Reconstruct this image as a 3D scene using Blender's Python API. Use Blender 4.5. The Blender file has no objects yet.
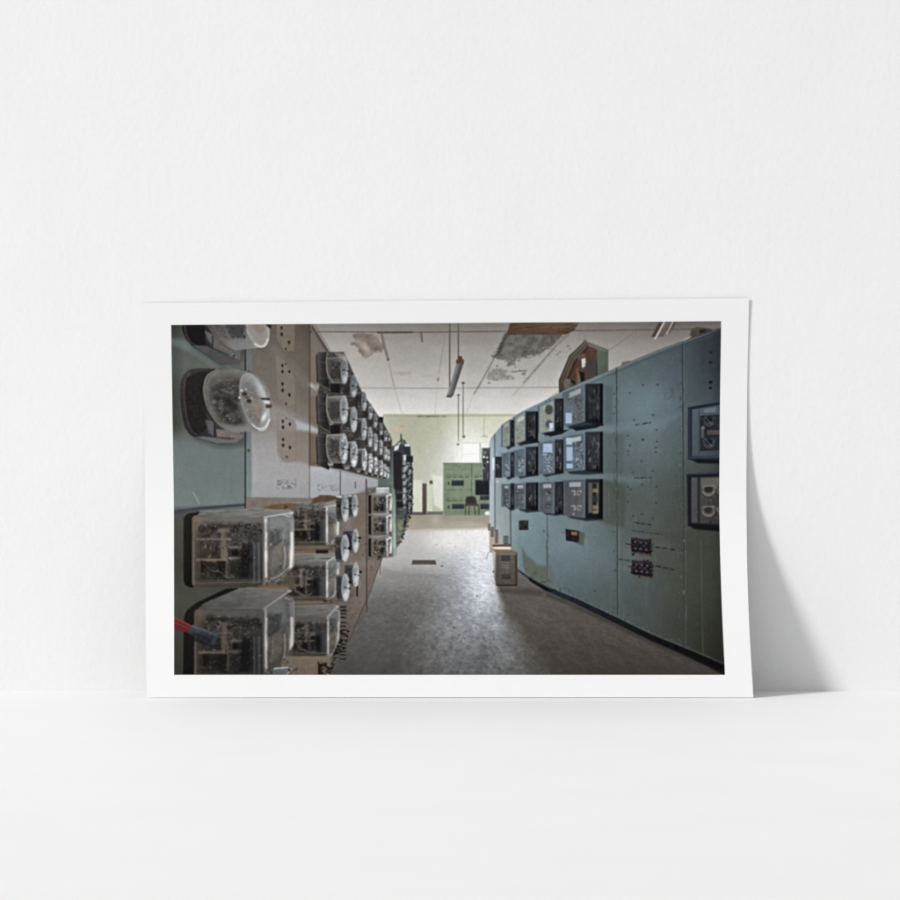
import bpy, math, random
import numpy as np

# =====================================================================
#  PART 1 - the ink of the photographic print, painted in numpy
#  (a flat printed picture: its drawing is the ink on the sheet, stored
#  as a colour attribute on the fine mesh of the printed area)
#  Drawing units: millimetres on the sheet, x right, y down.
# =====================================================================
S = 2.0
X0, Y0, NX, NY = 168.0, 318.0, 1120, 720
PX = X0 + (np.arange(NX) + .5) / S
PY = Y0 + (np.arange(NY) + .5) / S
C = np.zeros((NY, NX, 3), np.float32)
CLIP = None
rnd = random.Random(7)


def col3(c):
    if isinstance(c, (int, float)):
        return np.array([c, c, c], np.float32)
    return np.array(c, np.float32)


def win(x0, y0, x1, y1, pad=1.5):
    i0 = max(0, int((x0 - pad - X0) * S)); i1 = min(NX, int((x1 + pad - X0) * S) + 1)
    j0 = max(0, int((y0 - pad - Y0) * S)); j1 = min(NY, int((y1 + pad - Y0) * S) + 1)
    if i1 <= i0 or j1 <= j0:
        return None
    x, y = np.meshgrid(PX[i0:i1], PY[j0:j1])
    return (slice(j0, j1), slice(i0, i1)), x, y


def vnoise(x, y, seed):
    r = np.random.RandomState(seed & 0x7fffffff).rand(64, 64).astype(np.float32)
    xi = np.floor(x).astype(int); yi = np.floor(y).astype(int)
    fx = x - xi; fy = y - yi
    fx = fx * fx * (3 - 2 * fx); fy = fy * fy * (3 - 2 * fy)
    a = r[yi & 63, xi & 63]; b = r[yi & 63, (xi + 1) & 63]
    c = r[(yi + 1) & 63, xi & 63]; d = r[(yi + 1) & 63, (xi + 1) & 63]
    return (a * (1 - fx) + b * fx) * (1 - fy) + (c * (1 - fx) + d * fx) * fy


def fbm(x, y, seed, o=4):
    t = 0; a = 1; s = 0
    for k in range(o):
        t = t + a * (vnoise(x * 2 ** k + 17.3 * k, y * 2 ** k + 5.1 * k, seed + k) - .5)
        s += a; a *= .55
    return t / s * 2


def field(c, x, y, bb):
    """c: grey/colour, [top,bottom], [TL,TR,BL,BR] or a function of (x,y)"""
    if callable(c):
        return c(x, y)
    if isinstance(c, list):
        u = np.clip((x - bb[0]) / max(bb[2] - bb[0], 1e-3), 0, 1)[..., None]
        v = np.clip((y - bb[1]) / max(bb[3] - bb[1], 1e-3), 0, 1)[..., None]
        if len(c) == 2:
            return col3(c[0]) * (1 - v) + col3(c[1]) * v
        if len(c) == 3:   # left, middle, right
            a, m, b = map(col3, c)
            return np.where(u < .5, a * (1 - 2 * u) + m * 2 * u, m * (2 - 2 * u) + b * (2 * u - 1))
        a, b, d, e = map(col3, c)
        return (a * (1 - u) + b * u) * (1 - v) + (d * (1 - u) + e * u) * v
    return col3(c)


def put(w, m, c, bb, n=0, ns=3, seed=0, asp=1):
    sl, x, y = w
    if CLIP is not None:
        m = m * CLIP[sl]
    f = field(c, x, y, bb)
    if n:
        f = f + (n * fbm(x / (ns * asp), y / ns, seed + 11))[..., None]
    m = m[..., None]
    C[sl] = C[sl] * (1 - m) + f * m


def sdpoly(p, x, y):
    d = np.full(x.shape, 1e9, np.float32); ins = np.zeros(x.shape, bool)
    k = len(p)
    for i in range(k):
        ax, ay = p[i]; bx, by = p[i - 1]
        ex, ey = bx - ax, by - ay
        wx, wy = x - ax, y - ay
        t = np.clip((wx * ex + wy * ey) / (ex * ex + ey * ey + 1e-9), 0, 1)
        d = np.minimum(d, (wx - ex * t) ** 2 + (wy - ey * t) ** 2)
        if abs(ey) > 1e-9:
            c = ((ay > y) != (by > y)) & (x < ex * (y - ay) / ey + ax)
            ins ^= c
    d = np.sqrt(d)
    return np.where(ins, -d, d)


def bbox(p):
    xs = [q[0] for q in p]; ys = [q[1] for q in p]
    return min(xs), min(ys), max(xs), max(ys)


def poly(p, c, a=1., s=.7, n=0, ns=3, seed=0, asp=1, rough=0, rs=3.):
    bb = bbox(p); w = win(*bb, pad=s + rough + 1)
    if w is None: return
    d = sdpoly(p, w[1], w[2])
    if rough:
        d = d + rough * fbm(w[1] / rs, w[2] / rs, seed + 91)
    put(w, a * np.clip(.5 - d / s, 0, 1), c, bb, n, ns, seed, asp)


def rect(x0, y0, x1, y1, c, a=1., s=.6, **k):
    poly([(x0, y0), (x1, y0), (x1, y1), (x0, y1)], c, a, s, **k)


def rrect(x0, y0, x1, y1, r, c, a=1., s=.6, **k):
    p = []
    for cx, cy, a0 in ((x1 - r, y0 + r, -90), (x1 - r, y1 - r, 0), (x0 + r, y1 - r, 90), (x0 + r, y0 + r, 180)):
        for q in range(5):
            t = math.radians(a0 + q * 22.5); p.append((cx + r * math.cos(t), cy + r * math.sin(t)))
    poly(p, c, a, s, **k)


def line(p, wd, c, a=1., s=.6, n=0, seed=0):
    bb = bbox(p); w = win(*bb, pad=wd + s + 1)
    if w is None: return
    x, y = w[1], w[2]; d = np.full(x.shape, 1e9, np.float32)
    for (ax, ay), (bx, by) in zip(p[:-1], p[1:]):
        ex, ey = bx - ax, by - ay
        t = np.clip(((x - ax) * ex + (y - ay) * ey) / (ex * ex + ey * ey + 1e-9), 0, 1)
        d = np.minimum(d, (x - ax - ex * t) ** 2 + (y - ay - ey * t) ** 2)
    d = np.sqrt(d) - wd / 2
    m = a * np.clip(.5 - d / s, 0, 1)
    if n:
        m = m * np.clip(1 + n * fbm(x / 3, y / 3, seed + 5), 0, 1)
    put(w, m, c, bb)


def ell(cx, cy, rx, ry, c, a=1., s=.6, rot=0., ring=0., n=0, ns=3, seed=0, arc=None):
    R = max(rx, ry); w = win(cx - R, cy - R, cx + R, cy + R, pad=s + ring + 1)
    if w is None: return
    t = math.radians(rot); x = w[1] - cx; y = w[2] - cy
    u = x * math.cos(t) + y * math.sin(t); v = -x * math.sin(t) + y * math.cos(t)
    k = np.sqrt((u / rx) ** 2 + (v / ry) ** 2) + 1e-6
    g = np.sqrt((u / rx ** 2) ** 2 + (v / ry ** 2) ** 2) + 1e-6
    d = k * (k - 1) / g
    if ring:
        d = abs(d) - ring / 2
    m = a * np.clip(.5 - d / s, 0, 1)
    if arc:
        an = np.degrees(np.arctan2(v / ry, u / rx)) % 360
        a0, a1 = arc[0] % 360, arc[1] % 360
        ok = (an >= a0) & (an <= a1) if a0 <= a1 else (an >= a0) | (an <= a1)
        m = m * ok
    put(w, m, c, (cx - rx, cy - ry, cx + rx, cy + ry), n, ns, seed)


def glow(cx, cy, rx, ry, c, a, rot=0., p=1.):
    w = win(cx - 3 * max(rx, ry), cy - 3 * max(rx, ry), cx + 3 * max(rx, ry), cy + 3 * max(rx, ry))
    if w is None: return
    t = math.radians(rot); x = w[1] - cx; y = w[2] - cy
    u = (x * math.cos(t) + y * math.sin(t)) / rx; v = (-x * math.sin(t) + y * math.cos(t)) / ry
    put(w, a * np.exp(-((u * u + v * v) ** p)), c, (0, 0, 1, 1))


class clip:
    def __init__(s, p, soft=.6): s.p = p; s.soft = soft
    def __enter__(s):
        global CLIP
        m = np.zeros((NY, NX), np.float32); w = win(*bbox(s.p), pad=s.soft + 1)
        if w is not None:
            m[w[0]] = np.clip(.5 - sdpoly(s.p, w[1], w[2]) / s.soft, 0, 1)
        s.old = CLIP; CLIP = m if s.old is None else m * s.old
    def __exit__(s, *a):
        global CLIP
        CLIP = s.old


def cs(p, n=6):
    """smooth curve through points"""
    q = [p[0]] + list(p) + [p[-1]]; o = []
    for i in range(1, len(q) - 2):
        for k in range(n):
            t = k / n; r = []
            for d in (0, 1):
                a, b, c, e = q[i - 1][d], q[i][d], q[i + 1][d], q[i + 2][d]
                r.append(.5 * (2 * b + (c - a) * t + (2 * a - 5 * b + 4 * c - e) * t * t + (3 * b - a - 3 * c + e) * t ** 3))
            o.append(tuple(r))
    o.append(p[-1])
    return o


def blur(x0, y0, x1, y1, r):
    """small box blur of a window, in drawing units"""
    w = win(x0, y0, x1, y1, 0)
    if w is None: return
    sl = w[0]; k = max(1, int(r * S)); b = C[sl].copy(); acc = np.zeros_like(b); n = 0
    for ax in (0, 1):
        acc = 0; n = 0
        for d in range(-k, k + 1):
            idx = np.clip(np.arange(b.shape[ax]) + d, 0, b.shape[ax] - 1)
            acc = acc + np.take(b, idx, axis=ax); n += 1
        b = acc / n
    C[sl] = b


def gridcol(xs, ys, tab, x, y):
    """smooth colour field from a table of control colours"""
    t = np.array(tab, np.float32)
    i = np.clip(np.searchsorted(xs, x) - 1, 0, len(xs) - 2); j = np.clip(np.searchsorted(ys, y) - 1, 0, len(ys) - 2)
    xa = np.array(xs, np.float32); ya = np.array(ys, np.float32)
    u = np.clip((x - xa[i]) / (xa[i + 1] - xa[i]), 0, 1); v = np.clip((y - ya[j]) / (ya[j + 1] - ya[j]), 0, 1)
    u = u[..., None]; v = v[..., None]
    return (t[j, i] * (1 - u) + t[j, i + 1] * u) * (1 - v) + (t[j + 1, i] * (1 - u) + t[j + 1, i + 1] * u) * v


def lerp(a, b, t): return a + (b - a) * t


def works(p, seed, n, lo, hi, size=3., bright=.15, tint=(1, .97, .92)):
    """small mechanical bits seen through glass, clipped to an outline"""
    r = random.Random(seed); x0, y0, x1, y1 = bbox(p)
    with clip(p):
        for i in range(n):
            x = r.uniform(x0, x1); y = r.uniform(y0, y1); k = r.random(); z = r.uniform(.4, 1) * size
            g = r.uniform(lo, hi); c = (g * tint[0], g * tint[1], g * tint[2])
            if k < .3: rect(x - z * .6, y - z * .3, x + z * .6, y + z * .3, c, r.uniform(.4, .9))
            elif k < .5: rect(x - z * .25, y - z * .7, x + z * .25, y + z * .7, c, r.uniform(.4, .9))
            elif k < .7: ell(x, y, z * .5, z * .45, c, r.uniform(.4, .9))
            elif k < .85: ell(x, y, z * .7, z * .6, c, .7, ring=.6, arc=(r.uniform(0, 360), r.uniform(0, 360)))
            else: line([(x, y), (x + r.uniform(-z, z), y + r.uniform(-z, z))], .5, c, .8)
        for i in range(int(n * bright)):
            x = r.uniform(x0, x1); y = r.uniform(y0, y1)
            ell(x, y, r.uniform(.3, .7), r.uniform(.3, .8), hi * 1.45, r.uniform(.4, .9), s=.7)


# ------------------------------------------------------------------ room
def paint_room():
    # ceiling
    def ceil(x, y):
        g = np.interp(y, [320, 331, 345, 365, 388, 400, 414], [116, 138, 157, 175, 196, 213, 224])
        g = g - 3 - 17 * np.clip((x - 560) / 110, 0, 1.2) + 12 * np.exp(-((x - 345) / 40) ** 2) * np.clip((388 - y) / 40, 0, 1)
        g = g + 4 * fbm(x / 26, y / 9, 3) + 1.5 * fbm(x / 5, y / 3, 8)
        wm = np.interp(y, [320, 370, 414], [9, 6, 4])
        return np.stack([g + wm * .5, g - wm * .15, g - wm * .75], -1)
    rect(168, 318, 728, 417, ceil)
    # far wall
    def wall(x, y):
        base = np.interp(x, [385, 410, 440, 460, 500], [186, 180, 186, 206, 210])
        b = np.exp(-(((x - 468) / 30) ** 2 + ((y - 452) / 26) ** 2)) * 34 + np.exp(-(((x - 432) / 22) ** 2 + ((y - 478) / 22) ** 2)) * 14
        g = base + b + 3 * fbm(x / 6, y / 8, 23)
        k = np.clip(1 - b / 40, .15, 1)
        return np.stack([g, g + 1, g - 21 * k], -1)
    rect(383, 414.5, 540, 517, wall)
    rect(383, 414, 540, 416.5, (170, 168, 142), .6, 1.5)
    for i in range(40):
        x = rnd.uniform(416, 446); rect(x, 415.8, x + rnd.uniform(.5, 4), 416.4 + rnd.random(), (120, 116, 98), rnd.uniform(.2, .6))
    poly([(388, 430), (400, 424), (404, 429), (396, 434)], (202, 182, 150), .55, 2, n=14, rough=2)
    ell(402, 426, 1.2, 1, (168, 150, 120), .6)
    # ceiling joints and damage
    line([(318, 331.8), (420, 332.2), (500, 331.4), (600, 330.4), (728, 328.6)], 1.1, (88, 80, 74), .85, .8, n=.7)
    line([(378, 332.6), (412, 332.4)], 1.6, (70, 62, 58), .8, 1, n=.8)
    line([(360, 388), (440, 388.2), (563, 387.2)], .8, (138, 132, 124), .85, .8, n=.5)
    line([(381, 324), (384, 338), (388, 358), (394, 386)], 1.2, (128, 118, 106), .5, 1, n=1.2, seed=3); line([(394, 386), (402, 414)], 1, (178, 170, 158), .5, 1, n=.9)
    line([(381.4, 333), (384, 346), (388, 359.5)], 1.8, (104, 92, 80), .75, 1, n=.9, seed=4)
    ell(388, 359.6, 1.2, 1.3, (96, 78, 60), .8)
    line([(446.5, 323), (444, 342), (438, 378)], .9, (136, 124, 112), .5, 1, n=1.2, seed=6); line([(438, 378), (435, 414)], .9, (186, 178, 164), .6, 1, n=.8)
    ell(438, 379.5, 1, 2, (142, 112, 82), .8)
    line([(421, 332), (422.2, 341.5)], 1.6, (92, 84, 78), .8, .8)
    line([(507, 332), (497, 351), (490, 366), (480, 384), (474, 394)], 1.2, (112, 102, 92), .75, 1.2, n=.8, seed=9)
    line([(474, 394), (466, 413)], .8, (190, 184, 172), .7, 1)
    line([(569, 334), (556, 346), (545, 358.5), (530, 376), (524, 383)], 1.8, (116, 108, 100), .7, 1.4, n=.7, seed=12)
    line([(524, 384), (512, 396)], 1, (178, 168, 150), .7, 1)
    line([(648, 323), (628, 337), (608, 351)], .9, (122, 112, 106), .6, 1, n=.6)
    line([(640, 324), (650, 323)], .6, 110, .5)
    # water stains
    st = cs([(351, 344), (356, 341), (353, 335), (364, 334), (375, 336.5), (380, 343), (384.5, 346), (381, 351), (373, 352.5), (370, 356.5), (364, 357.5), (360, 353), (358, 347), (351, 344)])
    poly(st, (126, 114, 104), .85, 1.6, n=26, ns=4, rough=2.2)
    glow(365, 347, 7, 3.6, (176, 167, 158), .95, 60); glow(358, 341, 2, 3, (168, 159, 150), .7, 20)
    line(st[10:40], 1, (116, 105, 94), .45, 1.2)
    poly([(393, 372), (411, 371.5), (412, 375), (394, 376)], (172, 160, 146), .7, 2, n=18)
    poly([(420, 374), (435, 374.5), (435, 376.5), (421, 377)], (182, 172, 160), .7, 2)
    # flaking plaster, bare board
    pl = cs([(505, 333), (497, 351), (494, 357), (502, 360), (507, 360.5), (507.5, 365), (514, 364.5), (517, 358.5), (527, 357), (538, 354.5), (549, 348.5), (558, 340), (563, 334)], 4)
    poly(pl, [(104, 100, 96), (100, 95, 91), (122, 118, 114), (106, 100, 96)], 1, 1, n=24, ns=4, rough=2.6, seed=5, rs=1.6)
    for i in range(70):
        q = pl[rnd.randrange(len(pl))]; x = q[0] + rnd.gauss(0, 2.2); y = q[1] + rnd.gauss(0, 1.2)
        if y > 336: ell(x, y, rnd.uniform(.4, 1.8), rnd.uniform(.3, .8), rnd.choice([(120, 115, 110), (104, 100, 96), (168, 160, 152), (182, 174, 166)]), rnd.uniform(.3, .8), .9)
    for i in range(30):
        x = rnd.uniform(502, 556); y = rnd.uniform(336, 356)
        line(cs([(x, y), (x + rnd.uniform(-4, 4), y + rnd.uniform(-1, 3)), (x + rnd.uniform(-7, 7), y + rnd.uniform(0, 5))]), rnd.uniform(.5, 1.2), rnd.choice([84, 92, 124, 130]), rnd.uniform(.15, .45), 1.2)
    line([(534, 334), (531, 345), (522, 356)], 2, (84, 78, 74), .4, 2)
    poly([(505, 334), (509, 333), (500, 354), (495, 356)], (78, 73, 68), .7, 2)
    for x, y, q in ((497, 366, 1), (526, 347.5, 1.6), (560, 352, .9), (568, 346, 1.1), (523, 374, 1.2), (489, 383, 1), (570, 349, .8), (558, 354, .8)):
        ell(x, y, q * 1.3, q * .7, (96, 90, 84), .75)
    poly(cs([(487, 378), (490, 372), (495, 369), (503, 368.6), (508, 371), (507, 374), (514, 377), (514, 379), (505, 379.5), (497, 380.5), (489, 380)], 4), (146, 142, 136), .85, 1.2, n=26, ns=2, rough=2.6, rs=1.5)
    for i in range(26):
        x = rnd.uniform(488, 526); y = 372 + rnd.uniform(-3, 6)
        ell(x, y, rnd.uniform(.3, 1.1), rnd.uniform(.3, .6), (112, 106, 98), .6)
    line([(512, 372), (526, 370.4), (524.5, 375)], 1, (100, 94, 88), .8, n=.5)
    poly([(510.5, 322), (580, 321.5), (573.5, 331), (565.5, 334.6), (506.6, 334.8)], [(94, 76, 62), (106, 83, 65), (88, 70, 57), (100, 81, 65)], 1, .8)
    with clip([(510.5, 322), (580, 321.5), (573.5, 331), (565.5, 334.6), (506.6, 334.8)]):
        for i in range(70):
            x = rnd.uniform(505, 580); y = rnd.uniform(322, 335); g = rnd.uniform(.55, 1.35)
            line([(x, y), (x + rnd.uniform(4, 16), y - rnd.uniform(.2, 1))], rnd.uniform(.4, 1.2), (98 * g, 77 * g, 60 * g), .45)
    # hanging rods and tube lamp
    for p in ([(449.7, 322), (449.7, 386)], [(458.2, 322), (458.4, 358)]):
        line(p, 1.3, (92, 86, 80), .95, .8)
        line([(q[0] - .5, q[1]) for q in p], .5, (128, 122, 116), .6)
    for p in ([(458.4, 395), (458.4, 444)], [(463.2, 383), (463.2, 436)]):
        line(p, 1, (126, 116, 102), .9, .8)
    line([(484, 415), (484, 436)], .8, (188, 180, 148), .9)
    poly([(480, 437), (484, 434.5), (489, 437)], (186, 176, 140), .8)
    ell(463.2, 383, 1.6, 1, (90, 82, 74)); ell(458.5, 395, 1.3, .9, (100, 92, 82))
    poly([(456.6, 364), (463.4, 364), (453.2, 396), (446.8, 396)], [(110, 110, 110), (96, 96, 96), (126, 127, 128), (96, 97, 98)], 1, .7)
    line([(457.8, 365), (448.2, 395)], 1.2, (150, 150, 148), .8)
    line([(461.2, 366), (452, 395)], 1.1, (76, 76, 77), .9)
    poly([(457.8, 356), (462, 356), (462.3, 359), (464.2, 360), (463.6, 364.5), (456.2, 363.6), (456, 360), (458, 359)], (98, 80, 66), 1, .6, n=10)
    poly([(446.6, 395.2), (451.8, 395.4), (451.6, 397.6), (446.4, 397.2)], (96, 78, 64), 1, .6)
    poly([(456.8, 443), (462, 436.6), (465.6, 436), (465, 438.4), (459.4, 444.6), (457, 444.8)], (214, 216, 206), 1, .6)
    ell(463.8, 436.6, 1.6, 1.4, (112, 92, 70)); ell(458, 444.4, 1.4, 1, (112, 98, 80))
    # window
    glow(471, 452, 15, 15, (246, 249, 240), .85)
    rect(461.8, 442, 480.6, 463, (236, 240, 228), 1, .8)
    rect(463, 443.2, 479, 463, (253, 254, 252), 1, .8)
    line([(462, 454.3), (480, 454.3)], .6, (228, 232, 224), .9)
    line([(480.2, 443), (480.2, 462)], .9, (168, 178, 158), .9); line([(462.4, 443), (480, 443)], .7, (204, 208, 192), .8)
    # wall panels, post, switch
    rect(411, 480, 422.5, 512.5, [(216, 216, 204), (210, 208, 192)], .8, 1.4, n=6)
    poly([(432, 474.6), (442.6, 476.5), (443, 510), (434, 505)], (228, 234, 222), .7, 2.6)
    rect(427.2, 482, 432.5, 511.5, (204, 214, 190), .7, 1)
    rect(427, 511.5, 443, 515, (112, 112, 104), 1, .8)
    rect(411, 512, 423, 515.4, (96, 92, 88), 1, .8)
    rect(422.4, 483.5, 426.6, 515, [(104, 92, 84), (92, 76, 68)], 1, .7, n=8)
    line([(427, 484), (427, 512)], .7, (176, 190, 166))
    rect(429.6, 480.6, 432.6, 484, (96, 84, 52), 1, .8)
    line([(431, 484), (431.2, 490)], .6, (196, 196, 170), .8)
    # green cabinet
    rect(443.2, 463, 490, 516.8, [(132, 149, 126), (119, 134, 112)], 1, .8, n=9, ns=4)
    line([(443.6, 463), (443.6, 516)], .9, (150, 170, 146), .7)
    line([(443, 463.3), (490, 463.3)], .8, (112, 134, 104))
    for y in (489.6, 469.5, 512):
        line([(444, y), (471, y)], .6, (100, 124, 92), .7, n=.5)
    line([(471.6, 464), (471.6, 496)], .9, (92, 118, 88))
    for i in range(70):
        x = rnd.uniform(446, 489); y = rnd.choice([466, 475, 476.5, 489.5, 499.5, 500.5]) + rnd.uniform(-.7, .7)
        rect(x, y, x + rnd.uniform(.4, 1.8), y + .7, (80, 94, 76), rnd.uniform(.5, .9))
    for x, y in ((448.6, 476), (454.5, 476), (460.6, 476), (467, 476), (448.6, 499.6), (454.6, 499.6), (460.6, 499.6), (477, 476)):
        ell(x, y, 1.7, 1.7, (88, 104, 82), .8, ring=.6); rect(x - 1, y + .6, x + 1.2, y + 1.6, (78, 92, 76), .7)
    for x0, y0, x1, y1 in ((451.6, 480.4, 463.8, 485.8), (452, 504, 464.2, 508.8), (480.4, 503.8, 489.6, 509), (480, 495.6, 489.6, 500)):
        rect(x0, y0, x1, y1, (54, 60, 66), 1, .7); line([(x0 + 1, y0 + 1), (x1 - 1, y0 + 1)], .6, (96, 108, 110), .6)
        for k in range(3): line([(lerp(x0, x1, (k + 1) / 4), y0), (lerp(x0, x1, (k + 1) / 4), y1)], .5, (86, 94, 96), .6)
    rect(448, 482, 449.4, 485, (60, 68, 64), .9); rect(448, 505.6, 449.4, 508.6, (60, 68, 64), .9)
    rect(475.4, 480, 490, 495, (42, 45, 50), 1, .8); line([(476, 481), (489, 481)], .7, (70, 74, 80), .8)
    for i in range(60):
        x = rnd.uniform(444, 489); y = rnd.uniform(464, 516)
        ell(x, y, rnd.uniform(.3, 1.2), rnd.uniform(.3, .8), rnd.choice([(92, 106, 86), (142, 156, 138), (104, 116, 96)]), rnd.uniform(.15, .5), .9)
    # chair
    poly(cs([(465.4, 505), (466, 498), (468, 496.4), (474, 496.4), (476, 499), (477, 505)], 3), (66, 60, 57), .95, 1)
    glow(471, 500, 2, 2, (50, 45, 43), .6)
    poly([(465, 504), (478.6, 504), (479.4, 506), (465, 506)], (84, 76, 70), .95, .8)
    for p in ([(465.6, 505), (465.4, 519)], [(469, 506), (468.6, 515)], [(478.6, 505), (479.2, 518.6)], [(474.6, 506), (475, 515)]):
        line(p, .8, (64, 56, 52), .95)
    line([(465.5, 512), (479, 512)], .5, (84, 82, 72), .6)
    ell(487.5, 513.4, 2.6, 2.2, (232, 236, 232), 1); rect(486.4, 514, 489.4, 516.4, (206, 208, 200))


# ------------------------------------------------------------------ floor
def paint_floor():
    fl = [(405, 515.5), (492, 515.5), (505, 548), (520, 572), (555, 592), (640, 634), (728, 676), (728, 680), (326, 680), (352, 634), (383, 556), (399, 532)]
    def floor(x, y):
        dy = np.maximum(y - 478, 8)
        u = (x - 440) / dy * 6; v = 620 / dy
        left = np.interp(y, [515, 524, 540, 556, 566, 577, 602, 640, 676], [150, 186, 180, 178, 166, 138, 100, 87, 73])
        mid = np.interp(y, [515, 523, 526, 545, 560, 580, 600, 622, 645, 676], [152, 160, 228, 222, 190, 162, 146, 130, 113, 92])
        rgt = np.interp(y, [515, 545, 560, 580, 600, 630, 676], [150, 160, 116, 95, 88, 79, 62])
        # centre of the bright path and of the shaded strip
        xc = np.interp(y, [515, 545, 570, 600, 640, 676], [462, 456, 476, 474, 462, 455])
        wl = np.interp(y, [515, 545, 575, 620, 676], [60, 44, 58, 70, 76])
        xe = np.interp(y, [515, 540, 586, 610, 640, 676], [500, 492, 497, 503, 520, 540])
        ws = np.interp(y, [540, 586, 610, 640, 676], [4, 6, 16, 40, 70])
        t = np.clip(1 - (xc - x) / wl, 0, 1); t = np.where(x > xc, 1, t); t = t * t * (3 - 2 * t)
        g = left * (1 - t) + mid * t
        k = np.clip((x - xe) / ws + .5, 0, 1); k = k * k * (3 - 2 * k)
        g = g * (1 - k) + rgt * k
        # glossy streak
        hs = np.interp(y, [545, 560, 585, 600, 615, 640, 660], [10, 36, 62, 52, 28, 8, 0])
        g = g + hs * np.exp(-((x - 481) / np.interp(y, [550, 600, 650], [16, 17, 26])) ** 2) * (1 - k)
        n1 = fbm(u * 1.3, v * 2.2, 31, 5); n2 = fbm(u * 5, v * 9, 47, 4); n3 = fbm(u * 2.4 + n1, v * 3, 77, 4)
        amp = np.interp(y, [515, 524, 540, 560, 600, 640, 676], [2, 3, 5, 13, 21, 19, 11]) * (1 - .72 * k) * (.3 + .7 * t)
        g = g + amp * (.55 * n1 + 1.0 * n2) + amp * .9 * np.clip(abs(n3) * -6 + 1, 0, 1) * .9 + amp * 1.0 * fbm(x / 2.6, y / 1.3, 88, 3)
        cool = np.exp(-((x - 476) / 34) ** 2) * np.interp(y, [530, 560, 620, 660], [0, 1, 1, .3]) * (1 - k)
        warm = k * np.interp(y, [580, 620], [.5, 1]) + np.interp(y, [520, 560], [1, 0]) * .6 * (1 - k) + .25 * (1 - t)
        r = g + 5 * warm - 5 * cool; b = g - 6 * warm + 9 * cool - 1
        gg = g - 1 * warm
        return np.stack([r, gg, b], -1)
    poly(fl, floor, 1, .6)
    # far strip of older floor
    poly([(404, 515.6), (492, 515.6), (491, 528.6), (398, 531.4)], [(150, 143, 126), (156, 150, 130), (162, 154, 138), (164, 158, 142)], .9, 3.4, n=10, ns=4, asp=4)
    line([(398, 531.4), (430, 529.6), (491, 528.8)], 1.4, (206, 200, 190), .4, 2)
    glow(436, 520, 5, 5, (186, 182, 166), .6); glow(470, 524, 16, 4, (190, 186, 172), .5)
    # uneven edge between worn and clean floor
    poly(cs([(383, 566), (395, 571), (420, 573), (436, 575), (452, 580), (430, 578), (405, 578), (382, 579)]), (126, 124, 124), .35, 3)
    glow(456, 540, 34, 10, (236, 231, 228), .6)
    # scuffs
    r = random.Random(91)
    with clip(fl):
        for i in range(520):
            y = 530 + 140 * r.random() ** 1.2; dy = y - 478
            x = 462 + r.gauss(0, 22) + (y - 560) * .02
            if x > np.interp(y, [515, 586, 640, 676], [491, 496, 516, 530]): continue
            sc = dy / 110
            l = r.uniform(.8, 4.2) * sc
            g = r.choice([-1, -1, 1]) * r.uniform(12, 42)
            bse = np.interp(y, [530, 560, 600, 640, 676], [205, 190, 165, 120, 92]) + g
            an = r.uniform(-.5, .5)
            line([(x, y), (x + l * math.cos(an), y + l * .35 * math.sin(an))], r.uniform(.35, .9), (bse, bse, bse + 4), r.uniform(.15, .5), .7)
        for i in range(60):
            y = r.uniform(600, 672); x = r.uniform(400, 520); rr = r.uniform(2, 8)
            a0 = r.uniform(0, 360)
            ell(x, y, rr, rr * .45, (138, 138, 140), r.uniform(.08, .28), ring=.7, arc=(a0, a0 + r.uniform(30, 120)))
        for i in range(22):
            x = r.uniform(500, 620); y = r.uniform(606, 672)
            line([(x, y), (x + r.uniform(5, 20), y + r.uniform(-2, 5))], .8, (96, 88, 82), r.uniform(.1, .3), 1.2)
        for p in ([(497, 590), (520, 632), (548, 672)], [(430, 640), (470, 637), (500, 640)], [(560, 610), (585, 640), (596, 668)]):
            line(cs(p), .6, (84, 80, 78), .35, 1)
    for x, y in ((454, 628), (459, 635), (458, 672), (477, 596), (461, 641), (442, 566)):
        ell(x, y, 1, .7, (58, 56, 58), .7)
    # drain
    poly([(412.5, 560), (435.4, 560), (436.4, 564.6), (411.4, 564.6)], (104, 97, 92), 1, .9, n=10)
    for k in range(9):
        for j in range(2):
            ell(413.5 + k * 2.6 + j, 561.4 + j * 1.9, .8, .6, (64, 55, 50), .85)


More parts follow.
